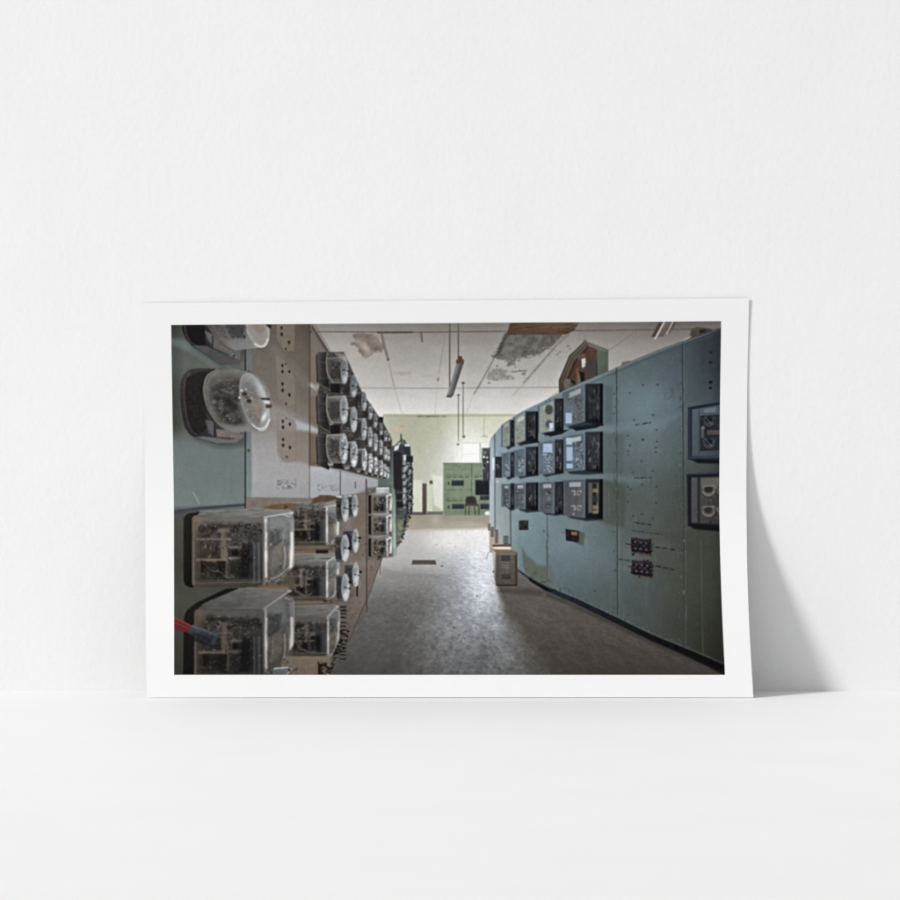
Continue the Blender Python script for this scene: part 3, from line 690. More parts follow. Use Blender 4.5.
def round_meters_near():
    # ---- large round meter
    base = cs([(208, 368.5), (197, 368.4), (188, 370.6), (182, 378), (180, 390), (181, 407), (184, 424), (188, 432), (195, 437.5), (206, 440.5), (217, 444), (236, 443), (242.4, 439.4), (244, 431), (240, 400), (230, 372), (208, 368.5)], 4)
    poly([(p[0] + 3, p[1] + 4) for p in base], (60, 66, 62), .45, 6)
    poly(base, [(72, 66, 62), (60, 56, 54), (36, 35, 36), (84, 86, 90)], 1, .8, n=9, ns=2.5)
    poly(cs([(186, 378), (200, 372), (212, 374), (203, 395), (208, 424), (200, 434), (192, 431), (187, 415), (184.5, 395)], 4), (40, 37, 35), .85, 2.4, n=10, ns=2)
    line(cs([(190, 373), (185, 382), (184.4, 398), (187, 418), (191, 430), (197, 435)]), .9, (96, 92, 92), .55)
    poly([(195, 437), (217, 443.6), (237, 442.6), (243.5, 437), (244, 430), (240, 437), (230, 439.6), (204, 436.4)], (112, 112, 116), .85, 1.4)
    poly([(205, 420), (214, 421), (214, 436), (209, 433)], (100, 100, 106), .75, 1.6)
    line([(214.4, 426), (214.6, 437)], 1, (34, 32, 32), .9)
    poly([(216, 429), (240, 431), (242, 438), (217, 437)], (120, 118, 118), .75, 1)
    for i in range(26):
        x = rnd.uniform(217, 235); y = 431 + (x - 217) * .16 + rnd.uniform(-.5, 5) * .8
        rect(x, y, x + rnd.uniform(.8, 3), y + .7, rnd.choice([(172, 104, 84), (186, 120, 96), (160, 92, 78), (120, 100, 96)]), .8)
    body = cs([(216, 368.6), (232, 369.6), (246, 371), (258, 376.6), (266, 386), (271, 398), (271.4, 412), (268, 423), (261, 430), (246, 431.6), (230, 431.6), (218, 424), (208, 408), (203, 392), (206, 376), (216, 368.6)], 4)
    poly(body, [(104, 102, 97), (128, 128, 124), (86, 84, 79), (138, 138, 134)], .95, 1.1, n=14)
    with clip(body):
        # works seen through the glass, its pale haze painted over them
        poly(cs([(214, 378), (228, 374), (242, 380), (240, 404), (244, 424), (228, 426), (214, 410), (210, 392)]), (64, 61, 58), .85, 7, n=26, ns=4)
        for x, y, rr, g in ((218, 398, 3, 46), (227, 402, 4.5, 34), (233, 407, 4, 42), (222, 386, 4, 64), (230, 390, 4, 90), (214, 402, 2.4, 110), (236, 396, 3, 58), (225, 412, 3, 56), (232, 416, 4, 84), (221, 407, 2, 100)):
            ell(x, y, rr, rr * .9, g, .65, 2.4, n=12)
        works([(212, 380), (240, 378), (240, 424), (222, 422)], 411, 70, 46, 116, 3, .2, (1, .98, .93))
        poly([(214, 369), (248, 370), (244, 380), (214, 384)], (114, 112, 106), .5, 6)
        poly([(222, 424), (250, 426), (252, 433), (232, 433)], (136, 134, 128), .6, 4)
        for i in range(14):
            x = rnd.uniform(208, 238); y = rnd.uniform(374, 424)
            line([(x, y), (x + rnd.uniform(3, 10), y + rnd.uniform(-1.5, 1.5))], .8, 140, .22, 1.2)
    line(cs([(217, 369), (207, 376), (204, 390), (208, 408), (217, 422), (229, 431)]), 1.8, (122, 115, 105), .6, 1.3)
    line(cs([(220, 371), (210.4, 378), (207.6, 391), (211.4, 408), (220, 421)]), .8, (140, 134, 124), .45, 1)
    line(cs([(215, 369), (205, 376), (201.6, 390), (206, 409), (215, 424)]), 1, (30, 28, 26), .6, 1)
    # front face
    ell(254.6, 402, 12.6, 29.4, [(134, 134, 130), (172, 174, 172), (108, 107, 105), (160, 161, 162)], .95, .9, rot=-17, n=12, ns=4)
    ell(254.6, 402, 12.6, 29.4, (176, 177, 172), .55, 1.4, rot=-17, ring=1.2)
    ell(254.6, 402, 12.4, 29.2, (222, 224, 222), .8, 1.2, rot=-17, ring=.9, arc=(45, 110))
    ell(252.6, 403, 9, 23, (104, 101, 97), .55, 6, rot=-17, n=22, ns=3)
    glow(250, 386, 4, 6, (122, 124, 126), .6, -20); glow(261, 390, 3, 9, (186, 189, 189), .7, -24); works([(242, 386), (254, 390), (262, 420), (248, 418)], 415, 46, 58, 150, 2.2, .3, (1, .97, .93)); blur(240, 380, 266, 426, .5)
    glow(256, 408, 7, 7, (142, 132, 116), .7)
    for x, y, rx, ry, c in ((244.5, 394, 2.6, 2, (72, 50, 44)), (249, 401, 2.4, 2, (52, 46, 46)), (247, 397.4, 2, 1.4, (96, 76, 66)), (241.6, 390.6, 1.2, 1, 220), (239.4, 397.6, 1, 1, 226), (246, 389.4, .8, .8, 210), (251.6, 395, 1.6, 1, (110, 104, 100))):
        ell(x, y, rx, ry, c, .85, .9)
    for i in range(54):
        x = 253 + rnd.uniform(-3, 8); y = 411 + rnd.uniform(-3, 8)
        rect(x, y, x + rnd.uniform(.6, 1.8), y + rnd.uniform(.5, 1.2), rnd.choice([(120, 104, 78), (104, 124, 146), (148, 128, 100), (84, 88, 98), (170, 160, 140)]), .7)
    line([(250, 396), (262, 399)], .8, (96, 90, 86), .7)
    poly(rounded([(260, 397.8), (270, 398), (270.6, 400.2), (262, 399.8)], 1), (66, 56, 52), .9, 1)
    poly([(263, 400.6), (269.6, 401), (269.6, 404.4), (264.6, 403)], (206, 206, 206), .9, .8)
    poly(rounded([(265.4, 404.4), (271.6, 404), (271.8, 407.8), (266, 408.4)], 1.5), (78, 62, 52), .9, 1); ell(269, 405.4, .7, .7, (130, 108, 84), .8)
    glow(264, 417, 2, 5, (236, 240, 240), .85, 25)
    line(cs([(252, 424), (258, 428.4), (265, 427), (270, 419)]), 1, (232, 234, 232), .8)
    # ---- upper round meter, cut by the top of the picture
    b2 = [(181, 318), (182, 330), (186, 339), (192, 346), (221, 365.4), (240, 363.6), (243.6, 350), (243, 340), (230, 318)]
    poly([(p[0] + 1, p[1] + 4) for p in b2], (66, 72, 68), .4, 5)
    poly(b2, [(36, 34, 36), (52, 50, 52), (46, 45, 47), (92, 90, 92)], 1, .8, n=6)
    poly([(192, 345.6), (206, 346), (215, 350), (239, 362.4), (221, 364.6)], (84, 82, 84), .9, 1, n=6)
    poly([(204, 330), (208, 340), (214, 348), (240, 360), (242, 346), (220, 338)], (100, 97, 98), .9, 1.2, n=8)
    line(cs([(184.5, 322), (186, 334), (191, 342), (199, 347)]), .8, (96, 94, 96), .7)
    line([(212.6, 336), (212.6, 346)], .9, (30, 28, 30), .9)
    poly(cs([(187, 322), (203, 322), (205, 340), (206, 345), (194, 344), (188, 335)], 3), (30, 28, 30), .9, 1)
    for i in range(16):
        x = rnd.uniform(217, 236); y = 347 + (x - 217) * .45 + rnd.uniform(-2.5, 3)
        rect(x, y, x + 1.6, y + .7, (150, 136, 122), .6)
    ell(234, 356, 1, 1, (44, 40, 40), .9)
    body2 = cs([(205, 318), (212, 332), (222, 343), (233, 350), (246, 349), (262, 346.6), (268, 340), (270.4, 330), (270, 318)], 4)
    poly(body2, [(70, 66, 66), (128, 124, 120), (96, 96, 98), (160, 160, 158)], .93, 1, n=10)
    with clip(body2):
        works([(214, 320), (246, 320), (246, 344), (226, 342)], 431, 60, 34, 110, 3, .25)
        poly([(222, 318), (246, 318), (244, 338), (232, 338)], (52, 50, 54), .6, 4)
        poly([(226, 340), (250, 340), (254, 350), (236, 351)], (122, 122, 124), .6, 3)
    line(cs([(206, 322), (214, 335), (223, 344), (233, 350.4)]), 1.8, (100, 88, 80), .75, 1)
    line(cs([(211, 322), (218, 334), (228, 344)]), 1, (118, 102, 90), .6)
    ell(256, 325, 10, 23, (150, 144, 140), .7, 1, rot=-20, n=8)
    ell(258, 322, 7, 12, (140, 118, 106), .6, 3, rot=-20)
    ell(256, 325, 10.4, 23, (180, 181, 178), .7, 1.3, rot=-20, ring=1.2, arc=(10, 178))
    ell(256, 325, 8.4, 20, (158, 157, 154), .4, 1.2, rot=-20, ring=1)
    line(cs([(255, 344), (260, 346.6), (265, 345), (268, 339)]), 1.5, (232, 234, 234), .75, 1.2)
    poly([(265, 322), (271, 322), (271, 329), (266.6, 326)], (44, 38, 36), .95, .8)


def small_round(fx, fy, rx, ry, depth, seed, tone=1., body=(92, 90, 88), bright=0, dark=.5):
    """a small drum meter: glass drum reaching left from its white face"""
    r = random.Random(seed); L = fx - depth
    p = [(L, fy - ry * .93), (fx, fy - ry), (fx + rx * .6, fy - ry * .8), (fx + rx * .6, fy + ry * .8), (fx, fy + ry), (L + depth * .15, fy + ry * 1.02), (L, fy + ry * .5)]
    b = [c * tone for c in body]
    poly(p, [[c * .92 for c in b], [c * 1.25 for c in b], [c * .72 for c in b], [c * 1.1 for c in b]], 1, .7, n=8, ns=2)
    with clip(p):
        rect(L + depth * .2, fy - ry * .6, fx - 1, fy + ry * .65, (44, 42, 42), dark, 3)
        for i in range(int(5 + ry * 1.6)):
            x = r.uniform(L, fx); y = fy + r.uniform(-.8, .8) * ry
            g = r.choice([40, 52, 60, 110, 138, 90])
            if r.random() < .6: rect(x, y, x + r.uniform(.6, 2.6), y + r.uniform(.5, 2.4), (g, g * .96, g * .92), .6)
            else: line([(x, y), (x, y + r.uniform(2, 8))], .7, (g, g, g), .5)
        line([(L, fy - ry * .86), (fx, fy - ry * .92)], 1.2, 150 * tone, .6)
        line([(L, fy + ry * .9), (fx, fy + ry * .93)], .9, 132 * tone, .6)
    w = 150 * tone
    ell(fx, fy, rx, ry, [(w * .9, w * .95, w * .98), (w * 1.02, w * 1.06, w * 1.08), (w * .98, w, w * 1.02), (w * 1.14, w * 1.17, w * 1.2)], 1, .7, n=26, ns=1.6, seed=seed)
    ell(fx - rx * .3, fy - ry * .1, rx * .55, ry * .62, (96 * tone, 97 * tone, 98 * tone), .4, 1.6, n=24, ns=1.2, seed=seed + 3)
    for i in range(int(3 + ry)):
        u, v = r.uniform(-.7, .7), r.uniform(-.85, .85)
        g = r.choice([70, 92, 190, 210, 128])
        ell(fx + u * rx, fy + v * ry, r.uniform(.3, .8), r.uniform(.4, 1.2), (g, g, g * 1.02), r.uniform(.3, .7), .8)
    ell(fx, fy, rx, ry, (200 * tone, 204 * tone, 206 * tone), .5, 1, ring=.7, arc=(-100, 110))
    ell(fx, fy, rx, ry, (160 * tone, 162 * tone, 162 * tone), .3, 1, ring=.6, arc=(120, 250))
    glow(fx + rx * r.uniform(0, .3), fy + ry * r.uniform(.3, .7), rx * .5, ry * .26, (226, 230, 234), .6)
    poly([(fx - rx, fy - ry * .1), (fx + rx * .4, fy - ry * .8), (fx + rx * .7, fy - ry * .3), (fx - rx * .4, fy + ry * .2)], (112 * tone, 114 * tone, 116 * tone), .35, 2, n=20, ns=1.2)
    if bright:
        for i in range(bright):
            glow(fx + r.uniform(-.5, .5) * rx, fy + r.uniform(-.75, .8) * ry, r.uniform(.5, 1.2), r.uniform(.7, 2.4), (250, 250, 252), .9)
        for i in range(bright * 2):
            ell(fx + r.uniform(-.8, .6) * rx, fy + r.uniform(-.75, .8) * ry, .5, .9, (74, 74, 78), .6)
    k = max(.5, rx / 4.4)
    ell(fx - rx * .1, fy, 1.3 * k, .8 * k, (40, 36, 36), .9, .8)
    line([(fx - rx * .3, fy), (fx + rx * 1.05, fy + .8 * k)], .5 * k + .2, (66, 62, 62), .8)
    ell(fx + rx * 1.12, fy + 1.4 * k, 1.05 * k, .95 * k, (46, 42, 42), .9, .8)


def far_left_group():
    # end of the first cabinet
    poly([(378, 446), (395, 446), (396, 500), (397, 556), (384, 556), (378, 500)], [(86, 96, 92), (78, 88, 84), (120, 134, 124), (150, 166, 156)], 1, .8, n=5)
    line([(393.4, 446), (394, 490)], .7, (54, 60, 58), .8)
    rect(390.6, 488, 395.6, 548, [(120, 138, 128), (176, 190, 180)], .8, 1)
    # second cabinet with its instruments
    poly([(393, 450), (394.6, 447), (399, 444.6), (404, 444), (410, 446.4), (411.6, 460), (413, 475), (412.6, 512), (407, 524), (401, 542), (396.6, 548), (395.6, 500), (394.6, 490)], (70, 72, 76), 1, .9, n=22, ns=2)
    poly([(393.4, 452), (401.4, 452), (401.6, 477), (402.4, 491), (394, 489)], (48, 46, 50), 1, .8, n=5)
    line([(394.6, 446.4), (401, 440)], .9, (46, 52, 54), .9); line([(401, 434.6), (401.2, 446)], 1.3, (66, 76, 74), .95, .8); line([(401.4, 438.6), (406.4, 443.4)], 1, (70, 78, 78), .9, .8); rect(402, 440, 405.6, 444, (78, 88, 86), .8, 1)
    poly([(394, 451), (394.6, 446.6), (399.4, 445), (398, 449.6)], (218, 222, 232), .95, .8)
    poly([(404.6, 444.6), (409.4, 444.4), (409.4, 446.4), (404.6, 446.2)], (224, 228, 236), .95, .7)
    rect(404, 446.6, 410.4, 454, (58, 62, 72)); rect(406.4, 456, 413, 462.4, (50, 50, 54))
    rect(403.4, 455, 406, 460.6, (212, 216, 222), .9)
    r = random.Random(31)
    for i in range(260):
        t = r.random(); y = lerp(462, 538, t); xr = np.interp(y, [462, 500, 520, 540], [411, 412.6, 409, 402]); x = r.uniform(402 if y < 500 else 397, xr)
        g = r.choice([34, 40, 48, 36, 66, 92, 150, 186, 128, 108])
        rect(x, y, x + r.uniform(.6, 2.4), y + r.uniform(.8, 2.6), (g, g * 1.01, g * 1.04), .85)
    for y in (461, 468, 474, 481, 488, 494, 500, 507):
        rect(403, y, 405.6, y + 4, (166, 172, 178), .75); rect(408.6, y + 2, 409.8, y + 5.4, (134, 138, 142), .7)
    for y in (494, 502, 508): rect(396.6, y, 402.6, y + 5.4, (40, 38, 42), .85)
    rrect(397, 508, 405.6, 518, 1, (84, 86, 86), .9); works([(397, 508), (405, 508), (405, 518), (397, 518)], 3, 24, 34, 120, 1.8)
    poly([(396.6, 520), (405, 518), (401, 540), (397, 547)], (120, 130, 122), .7, 1.4, n=14)
    for x, y, x2, y2 in ((399, 523.4, 400.4, 529.6), (408.4, 518.4, 409.6, 521)):
        line([(x, y), (x2, y2)], 1.6, (164, 138, 66), .9)
    line([(398.8, 538.4), (400.6, 541.6)], 1.8, (146, 116, 58), .9); line([(396.6, 543.6), (402, 541.6)], 1.2, (88, 66, 46), .9)
    rect(404, 520, 406, 526, (40, 36, 34), .9)
    # stack of three covers on the first cabinet
    p = [(368, 486), (380, 484), (392, 488), (392, 556), (369, 558)]
    poly([(366, 488), (392, 485), (393, 557), (367, 560)], (98, 94, 90), .8, 1.5, n=8)
    rect(376, 487.4, 389.4, 497, [(160, 164, 164), (184, 188, 188), (150, 154, 154)], 1, .8, n=14)
    line([(376.6, 488.4), (388.4, 488)], 1, (214, 218, 218), .9)
    works([(368, 488), (376, 488), (376, 495), (368, 495)], 9, 14, 50, 150, 1.6)
    for i, (y0, y1) in enumerate(((495.4, 513), (516, 534), (538.6, 556))):
        rect(368.6, y0, 371.4, y1 + .4, (26, 24, 24), 1, .7)
        glassbox((371, y0, 386.4, y1), 610 + i * 7, .4, [(372, y0 - 2), (388, y0 - 3), (391, y0 - 1), (386.6, y0 + .6), (372, y0 + .6)], [(386.2, y0 + .6), (390.8, y0 - .6), (391.8, y0 + 2), (391.4, y1 - 3), (387, y1)], 1.12)
        ell(389.6, y0 + 1.6, 1, .8, 40, .9); ell(389.6, y1 - 1.4, 1, .8, 40, .9)
        if 0: poly([(368, y0 - 1.6), (384, y0 - 4), (391, y0 - 2), (390, y0), (372, y0)], (166, 168, 166), .9, .9)
    line([(378, 556.6), (381, 556.6), (377.6, 559.6)], 1.2, (44, 40, 40), .9)
    # ---- rows of drum meters, far to near
    poly([(330, 352), (344, 352), (362, 392), (384, 424), (392, 440), (390, 476), (372, 477), (345, 470), (318, 466), (318, 390)], (66, 62, 61), .9, 1.5, n=24, ns=2)
    rows = (
        [(389.4, 437, 1.2, 4), (385.6, 436, 1.6, 5.5), (381, 429, 1.6, 6), (375.4, 420.6, 1.9, 7), (370.4, 411.6, 2.1, 8), (364, 401.4, 2.6, 9.4), (353.6, 386, 3.4, 11)],
        [(388.6, 455, 1.3, 5.4), (385.6, 453, 1.5, 6.4), (381, 447.4, 1.7, 7.4), (375.6, 442.4, 2, 8.6), (370.2, 437, 2.2, 9.8), (364, 429, 2.6, 11), (353.8, 419.4, 3.3, 12.6)],
        [(388, 472.4, 1.3, 5.6), (385, 470.6, 1.4, 6.4), (381.2, 468, 1.8, 7.6), (376, 465.6, 2, 8.6), (370.6, 463, 2.2, 9.6), (364.4, 459.4, 2.6, 11), (354, 454, 3.6, 12.8)])
    for ri, row in enumerate(rows):
        for i, (fx, fy, rx, ry) in enumerate(row):
            dp = np.interp(fx, [354, 364, 370, 376, 389], [13, 11, 8, 6, 4])
            if ry > 5.6 and ri == 2: ell(fx - dp * .55, fy + ry * 1.06, 2.2 * rx / 3, 1.8 * rx / 3, (160, 160, 160), .8); ell(fx - dp * .2, fy + ry * 1.1, 1.2, 1.2, 40, .8)
            small_round(fx, fy, rx, ry, dp, 500 + ri * 20 + i, (.88, .98, 1.08)[ri] * (.93 if ri == 0 else 1), (84, 82, 82), 5 if ri == 2 and ry > 7 else 0)
    # nearest of each row
    for ri, (fx, fy, rx, ry, y0, y1) in enumerate(((344.4, 370, 3.6, 13.6, 352, 384), (344, 409.4, 4, 14, 393.4, 426), (343.6, 448.4, 4.2, 15, 434, 466))):
        poly([(316, y0 + 2), (318, y0 + .4), (328, y0), (329, y1 + 4), (322, y1 + 1), (317, y1 - 2)], [(92, 88, 86), (60, 57, 56), (34, 33, 34)], 1, .8, n=8)
        line([(316.4, y0 + 4), (317.4, y1 - 2)], .9, (22, 22, 24), .8)
        for yy in (y0 + 2, y0 + 10, y1 - 6):
            line([(318, yy), (327, yy + .6)], .8, (112, 108, 106), .35)
        if ri < 2:
            poly(cs([(326, y0 + 16), (328.6, y1 - 4), (334, y1 + 6.4), (333.4, y1 + 1), (330, y1 - 8)], 3), (150, 152, 156), .9, .9)
            poly([(318, y1), (330, y1 + 4), (333, y1 + 8.6), (326, y1 + 6)], (66, 58, 52), .9, 1)
            line([(320, y1 + .4), (331, y1 + 7)], .7, (138, 124, 108), .7)
            poly([(330, y1 - 1), (340, y1 - 1), (340, y1 + 9), (331, y1 + 8)], (30, 28, 30), .9, 1)
        else:
            ell(330.6, y1 - 2.4, 3, 2.6, (150, 150, 152), .9); ell(330, y1 - 3, 1.4, 1.2, (206, 206, 208), .9)
            poly([(333, y1 - 3), (342, y1 - 3), (343, y1 + 3), (334, y1 + 2)], (40, 38, 40), .9, 1)
        small_round(fx, fy, rx, ry, 17.4, 700 + ri, 1.0 if ri else .88, (104, 100, 96), 9 if ri == 2 else 0, .5)
        line(cs([(327.4, y0 + .4), (326.4, y0 + 10), (328, y0 + 22), (333, y0 + 30)]), 1.1, (150, 138, 124), .85)
        if ri == 0:
            poly([(334, 353), (345, 353.4), (347.6, 362), (344, 360), (340, 358)], (168, 158, 150), .6, 1.5)
            glow(329.6, 370, 2, 3, (112, 84, 60), .6)
        if ri == 2:
            for i in range(60):
                x = rnd.uniform(329, 342); y = rnd.uniform(437, 460)
                ell(x, y, .5, .5, rnd.choice([60, 150, 176, 70]), .55)
    # ---- pairs of white-faced drums lower down
    for sd, (fx, fy, rx, ry, dp, tn, bd) in enumerate(((354.8, 505.6, 3, 11, 8, 1.0, (78, 77, 77)), (345, 508, 3.7, 13.4, 9, 1.0, (88, 87, 86)), (355.4, 540.6, 3.3, 11.6, 12, 1.04, (72, 66, 82)),
                                                   (345, 548, 4, 13.4, 10, 1.03, (76, 75, 77)), (355.6, 574.6, 3.1, 11.8, 11, 1.06, (76, 76, 77)), (345.4, 587.4, 4, 13.6, 9, 1.02, (70, 70, 71)))):
        small_round(fx, fy, rx, ry, dp, 800 + sd, tn, bd)
    rect(336, 495.6, 341.6, 498, (206, 210, 212), .9, .9); rect(347.6, 495, 352, 496.6, (196, 200, 202), .8, .9)
    poly([(312, 500), (320, 495), (330, 495), (340, 498), (326, 502), (312, 503)], (92, 74, 56), .85, 1.4, n=14)
    for x, y in ((339, 506), (350, 506), (349.4, 548), (359.6, 538), (350, 582), (360.4, 572)):
        ell(x, y, 1.6, 1.4, (34, 32, 34), .95)


# ------------------------------------------------------------------ right cabinet
TOP = [(489.4, 444), (491, 438.4), (494, 434.4), (500, 427.4), (505, 422.8), (513, 417.4), (525, 410), (545, 400.4), (565, 390), (585, 381), (609, 370.8), (645, 355.2), (680, 342), (728, 325.4)]
BOT = [(489.4, 548), (500, 558), (518, 569.6), (530, 577.4), (548, 587), (580, 600.6), (617, 618), (650, 634), (690, 650.6), (728, 667)]


def right_cabinet():
    # control house on top, before the cabinet hides its foot
    f = [(559, 393), (558.8, 380), (569, 355.6), (584, 341.4), (588, 342), (608, 349.6), (608.4, 372), (597, 378), (570, 392)]
    poly(f, (88, 80, 70), 1, .7, n=5)
    poly([(597, 347), (608.2, 349.8), (608.4, 374), (597, 378)], [(96, 104, 92), (84, 96, 84)], 1, .7, n=4)
    poly([(565.6, 388), (565.8, 379), (573.6, 360), (586.6, 346.6), (597, 347.6), (597.4, 376), (570, 391)], [(84, 62, 52), (92, 70, 60), (78, 58, 50), (80, 68, 62)], 1, .7, n=12, ns=4)
    poly([(559, 393), (559, 380), (569.6, 355.4), (584.6, 341.4), (586.6, 344.6), (573, 357), (562.4, 381), (563, 391)], [(92, 82, 74), (70, 60, 52)], 1, .7, n=6)
    line([(561, 390), (561, 380.6), (571.4, 357), (585, 343.6)], .7, (128, 118, 104), .8); line([(564.8, 388), (565, 380), (574, 359), (586, 347)], .8, (112, 102, 88), .7)
    line([(566.4, 384), (575, 362), (588, 347.6)], .9, (40, 30, 26), .7)
    poly([(586, 342), (598, 346), (608, 349.6), (605, 352), (590, 346.6)], (112, 112, 100), .9)
    ell(585, 341, 1.8, 1.4, (118, 98, 80))
    poly([(581.4, 359), (585.4, 358), (585.8, 366), (582, 368)], (204, 200, 192), 1, .7)
    poly([(577, 357), (583, 353), (585, 355), (579, 361)], (92, 88, 98), .8, 1); rect(582.6, 353.6, 584.6, 358, (122, 86, 52), .8)
    poly([(576, 370), (579, 366), (578.6, 384), (576, 385)], (128, 90, 54), .7, 1.6); poly([(585, 364), (596, 361), (596.6, 375), (586, 379)], (74, 70, 70), .85, 2)
    poly([(578, 373), (581, 372), (581, 383), (577.6, 384)], (100, 98, 98), .95); poly([(579, 371), (584, 373), (584.6, 381), (581, 382)], (34, 28, 26), .9, 1.2)
    ell(567.6, 384, 4, 5.4, (104, 102, 98), .95); poly([(571, 380), (575, 382), (575, 388), (571, 388)], (40, 26, 22), .9, 1.2); ell(571.4, 386, 3, 3.4, (92, 88, 84), .8)
    line([(596.6, 362), (596.8, 377)], 1, (60, 54, 50), .8)
    rect(546, 390, 559, 402, (0, 0, 0), 0)
    poly([(546, 401), (551, 396), (558.8, 389.6), (558.8, 394)], [(206, 190, 152), (188, 150, 96)], .95, 1)
    # clutter on the cabinet top and tube lamp
    poly([(621, 366), (622.4, 362), (630, 360.6), (631.6, 363.4), (627, 366)], (122, 102, 86), 1, .7)
    poly([(689, 339), (690.4, 331.4), (692, 328.6), (697.6, 326.8), (708.6, 328.4), (714, 331), (700, 336)], [(92, 84, 76), (66, 60, 55), (86, 78, 71), (60, 54, 50)], 1, .8, n=12, ns=2)
    poly([(699, 331), (704, 329.4), (706.6, 331), (701, 333.4)], (40, 35, 33), .85, 1.2); line([(682, 341.4), (690.6, 336.6)], 1.2, (176, 168, 160), .8)
    for p, g in (([(659, 322), (662.4, 322), (655, 337), (651.4, 337)], (84, 72, 64)), ([(667, 322), (672, 322), (663.4, 336.6), (657.6, 337)], (108, 96, 88)), ([(674, 322), (677, 322), (669, 333), (666.6, 333.4)], (86, 76, 70))):
        poly(p, g, 1, .7)
    line([(664.4, 322), (655, 339)], 1.2, (214, 209, 203), .85); line([(673, 322), (667, 333.6)], .9, (206, 202, 196), .9)
    # the curved sheet-steel front
    sx = [490, 500, 520, 550, 580, 620, 650, 680, 718]; sy = [340, 370, 400, 450, 494, 530, 556, 590, 640, 672]
    st = [[(118, 135, 145), (116, 132, 142), (110, 128, 136), (104, 122, 130), (96, 112, 120), (88, 102, 106), (82, 94, 100), (72, 82, 88), (48, 55, 60)],
          [(128, 146, 158), (124, 142, 154), (114, 132, 142), (106, 126, 134), (98, 116, 124), (90, 104, 108), (84, 98, 103), (76, 88, 94), (52, 60, 65)],
          [(140, 158, 172), (132, 150, 162), (118, 138, 148), (108, 128, 138), (100, 120, 130), (95, 112, 118), (97, 114, 122), (85, 98, 104), (66, 76, 80)],
          [(150, 165, 178), (140, 155, 166), (118, 135, 144), (105, 124, 132), (96, 114, 122), (92, 106, 112), (94, 108, 112), (80, 92, 94), (66, 74, 76)],
          [(160, 172, 180), (142, 155, 161), (125, 143, 150), (108, 125, 132), (98, 114, 120), (82, 92, 89), (81, 91, 89), (71, 77, 73), (58, 62, 58)],
          [(170, 180, 184), (150, 160, 160), (118, 138, 144), (108, 126, 132), (99, 116, 121), (86, 96, 95), (79, 85, 81), (70, 74, 68), (60, 63, 55)],
          [(170, 176, 178), (150, 160, 160), (108, 128, 135), (100, 117, 124), (95, 111, 118), (88, 100, 102), (77, 83, 80), (70, 73, 66), (60, 62, 54)],
          [(150, 160, 160), (130, 142, 144), (96, 112, 117), (88, 103, 108), (82, 95, 98), (80, 91, 92), (74, 81, 80), (67, 70, 63), (57, 59, 51)],
          [(120, 130, 130), (110, 120, 120), (90, 104, 108), (74, 85, 87), (68, 77, 76), (68, 76, 74), (66, 72, 69), (58, 60, 54), (44, 45, 38)],
          [(110, 120, 120), (100, 110, 110), (84, 96, 98), (74, 86, 88), (70, 80, 82), (70, 78, 78), (62, 68, 66), (50, 52, 46), (34, 35, 30)]]
    def steel(x, y):
        g = gridcol(sx, sy, st, x, y)
        m = g.mean(-1, keepdims=True); g = m + (g - m) * 1.04 + (7 * np.exp(-(((x - 648) / 26) ** 2 + ((y - 410) / 34) ** 2)) + 6 * np.exp(-(((x - 570) / 30) ** 2 + ((y - 552) / 24) ** 2)) + 3)[..., None]
        return g * (1 + .035 * fbm(x / 14, y / 20, 141) + .022 * fbm(x / 3, y / 12, 149) + .02 * fbm(x / 2, y / 2, 151))[..., None]
    pl = cs(TOP, 5) + cs(BOT[::-1], 5)
    poly(pl, steel, 1, .7)
    # base skirting
    sk = cs(BOT, 4) + [(728, 679)] + cs([(728, 677), (690, 657.6), (650, 640.4), (617, 624), (580, 606), (548, 591.4), (530, 580), (518, 571)], 4)
    poly(sk, [(62, 68, 84), (28, 31, 42), (22, 23, 28), (11, 11, 12)], 1, 1.2, n=8)
    poly([(528, 578), (548, 588.6), (552, 592), (546, 591), (530, 581)], (14, 12, 14), .9, 1)
    line(cs([(p[0], p[1] - 1.6) for p in BOT[3:]], 4), .8, (112, 122, 120), .35)
    line(cs([(p[0], p[1] + 8) for p in BOT[4:]], 4), 3, (44, 38, 36), .5, 4)
    with clip(pl):
        # top rail
        line(cs([(p[0], p[1] + 1.4) for p in TOP], 4), 1, (136, 156, 164), .45, 1); line(cs([(p[0] + .5, p[1] + 4.4) for p in TOP[8:]], 4), .9, (70, 84, 90), .7)
        # seams
        for a, b, w_ in (((494.6, 434), (495, 532), .8), ((510.5, 507), (510.8, 562), 1), ((547, 514), (547.4, 585), 1.1), ((616.6, 366), (617.6, 618), 1.1), ((682.4, 344), (685, 650), 1.2)):
            line([a, b], w_, (58, 60, 56), .85, .9, n=.4, seed=int(a[0])); line([(a[0] + 1, a[1]), (b[0] + 1, b[1])], .6, (134, 148, 150), .25, 1)
        for x0, y0, y1 in ((615, 374, 610), (681, 360, 640)):
            for q in range(13):
                yy = lerp(y0, y1, q / 12)
                ell(x0 - 1, yy, 1.1, 1, (62, 66, 66), .75); ell(x0 - 1.4, yy - .4, .5, .4, (150, 160, 160), .5)
        line([(546.6, 512), (546.6, 540)], .8, (150, 166, 170), .4)
        # light bands between the meter rows running to the right
        poly([(560, 428), (604, 426), (650, 420), (680, 414), (660, 430), (606, 433), (560, 436)], (116, 136, 146), .38, 7)
        poly([(560, 474), (606, 473), (650, 478), (640, 484), (604, 480), (560, 480)], (112, 130, 136), .35, 6)
        poly([(622, 386), (664, 384), (672, 400), (640, 418), (622, 420)], (110, 130, 140), .25, 12)
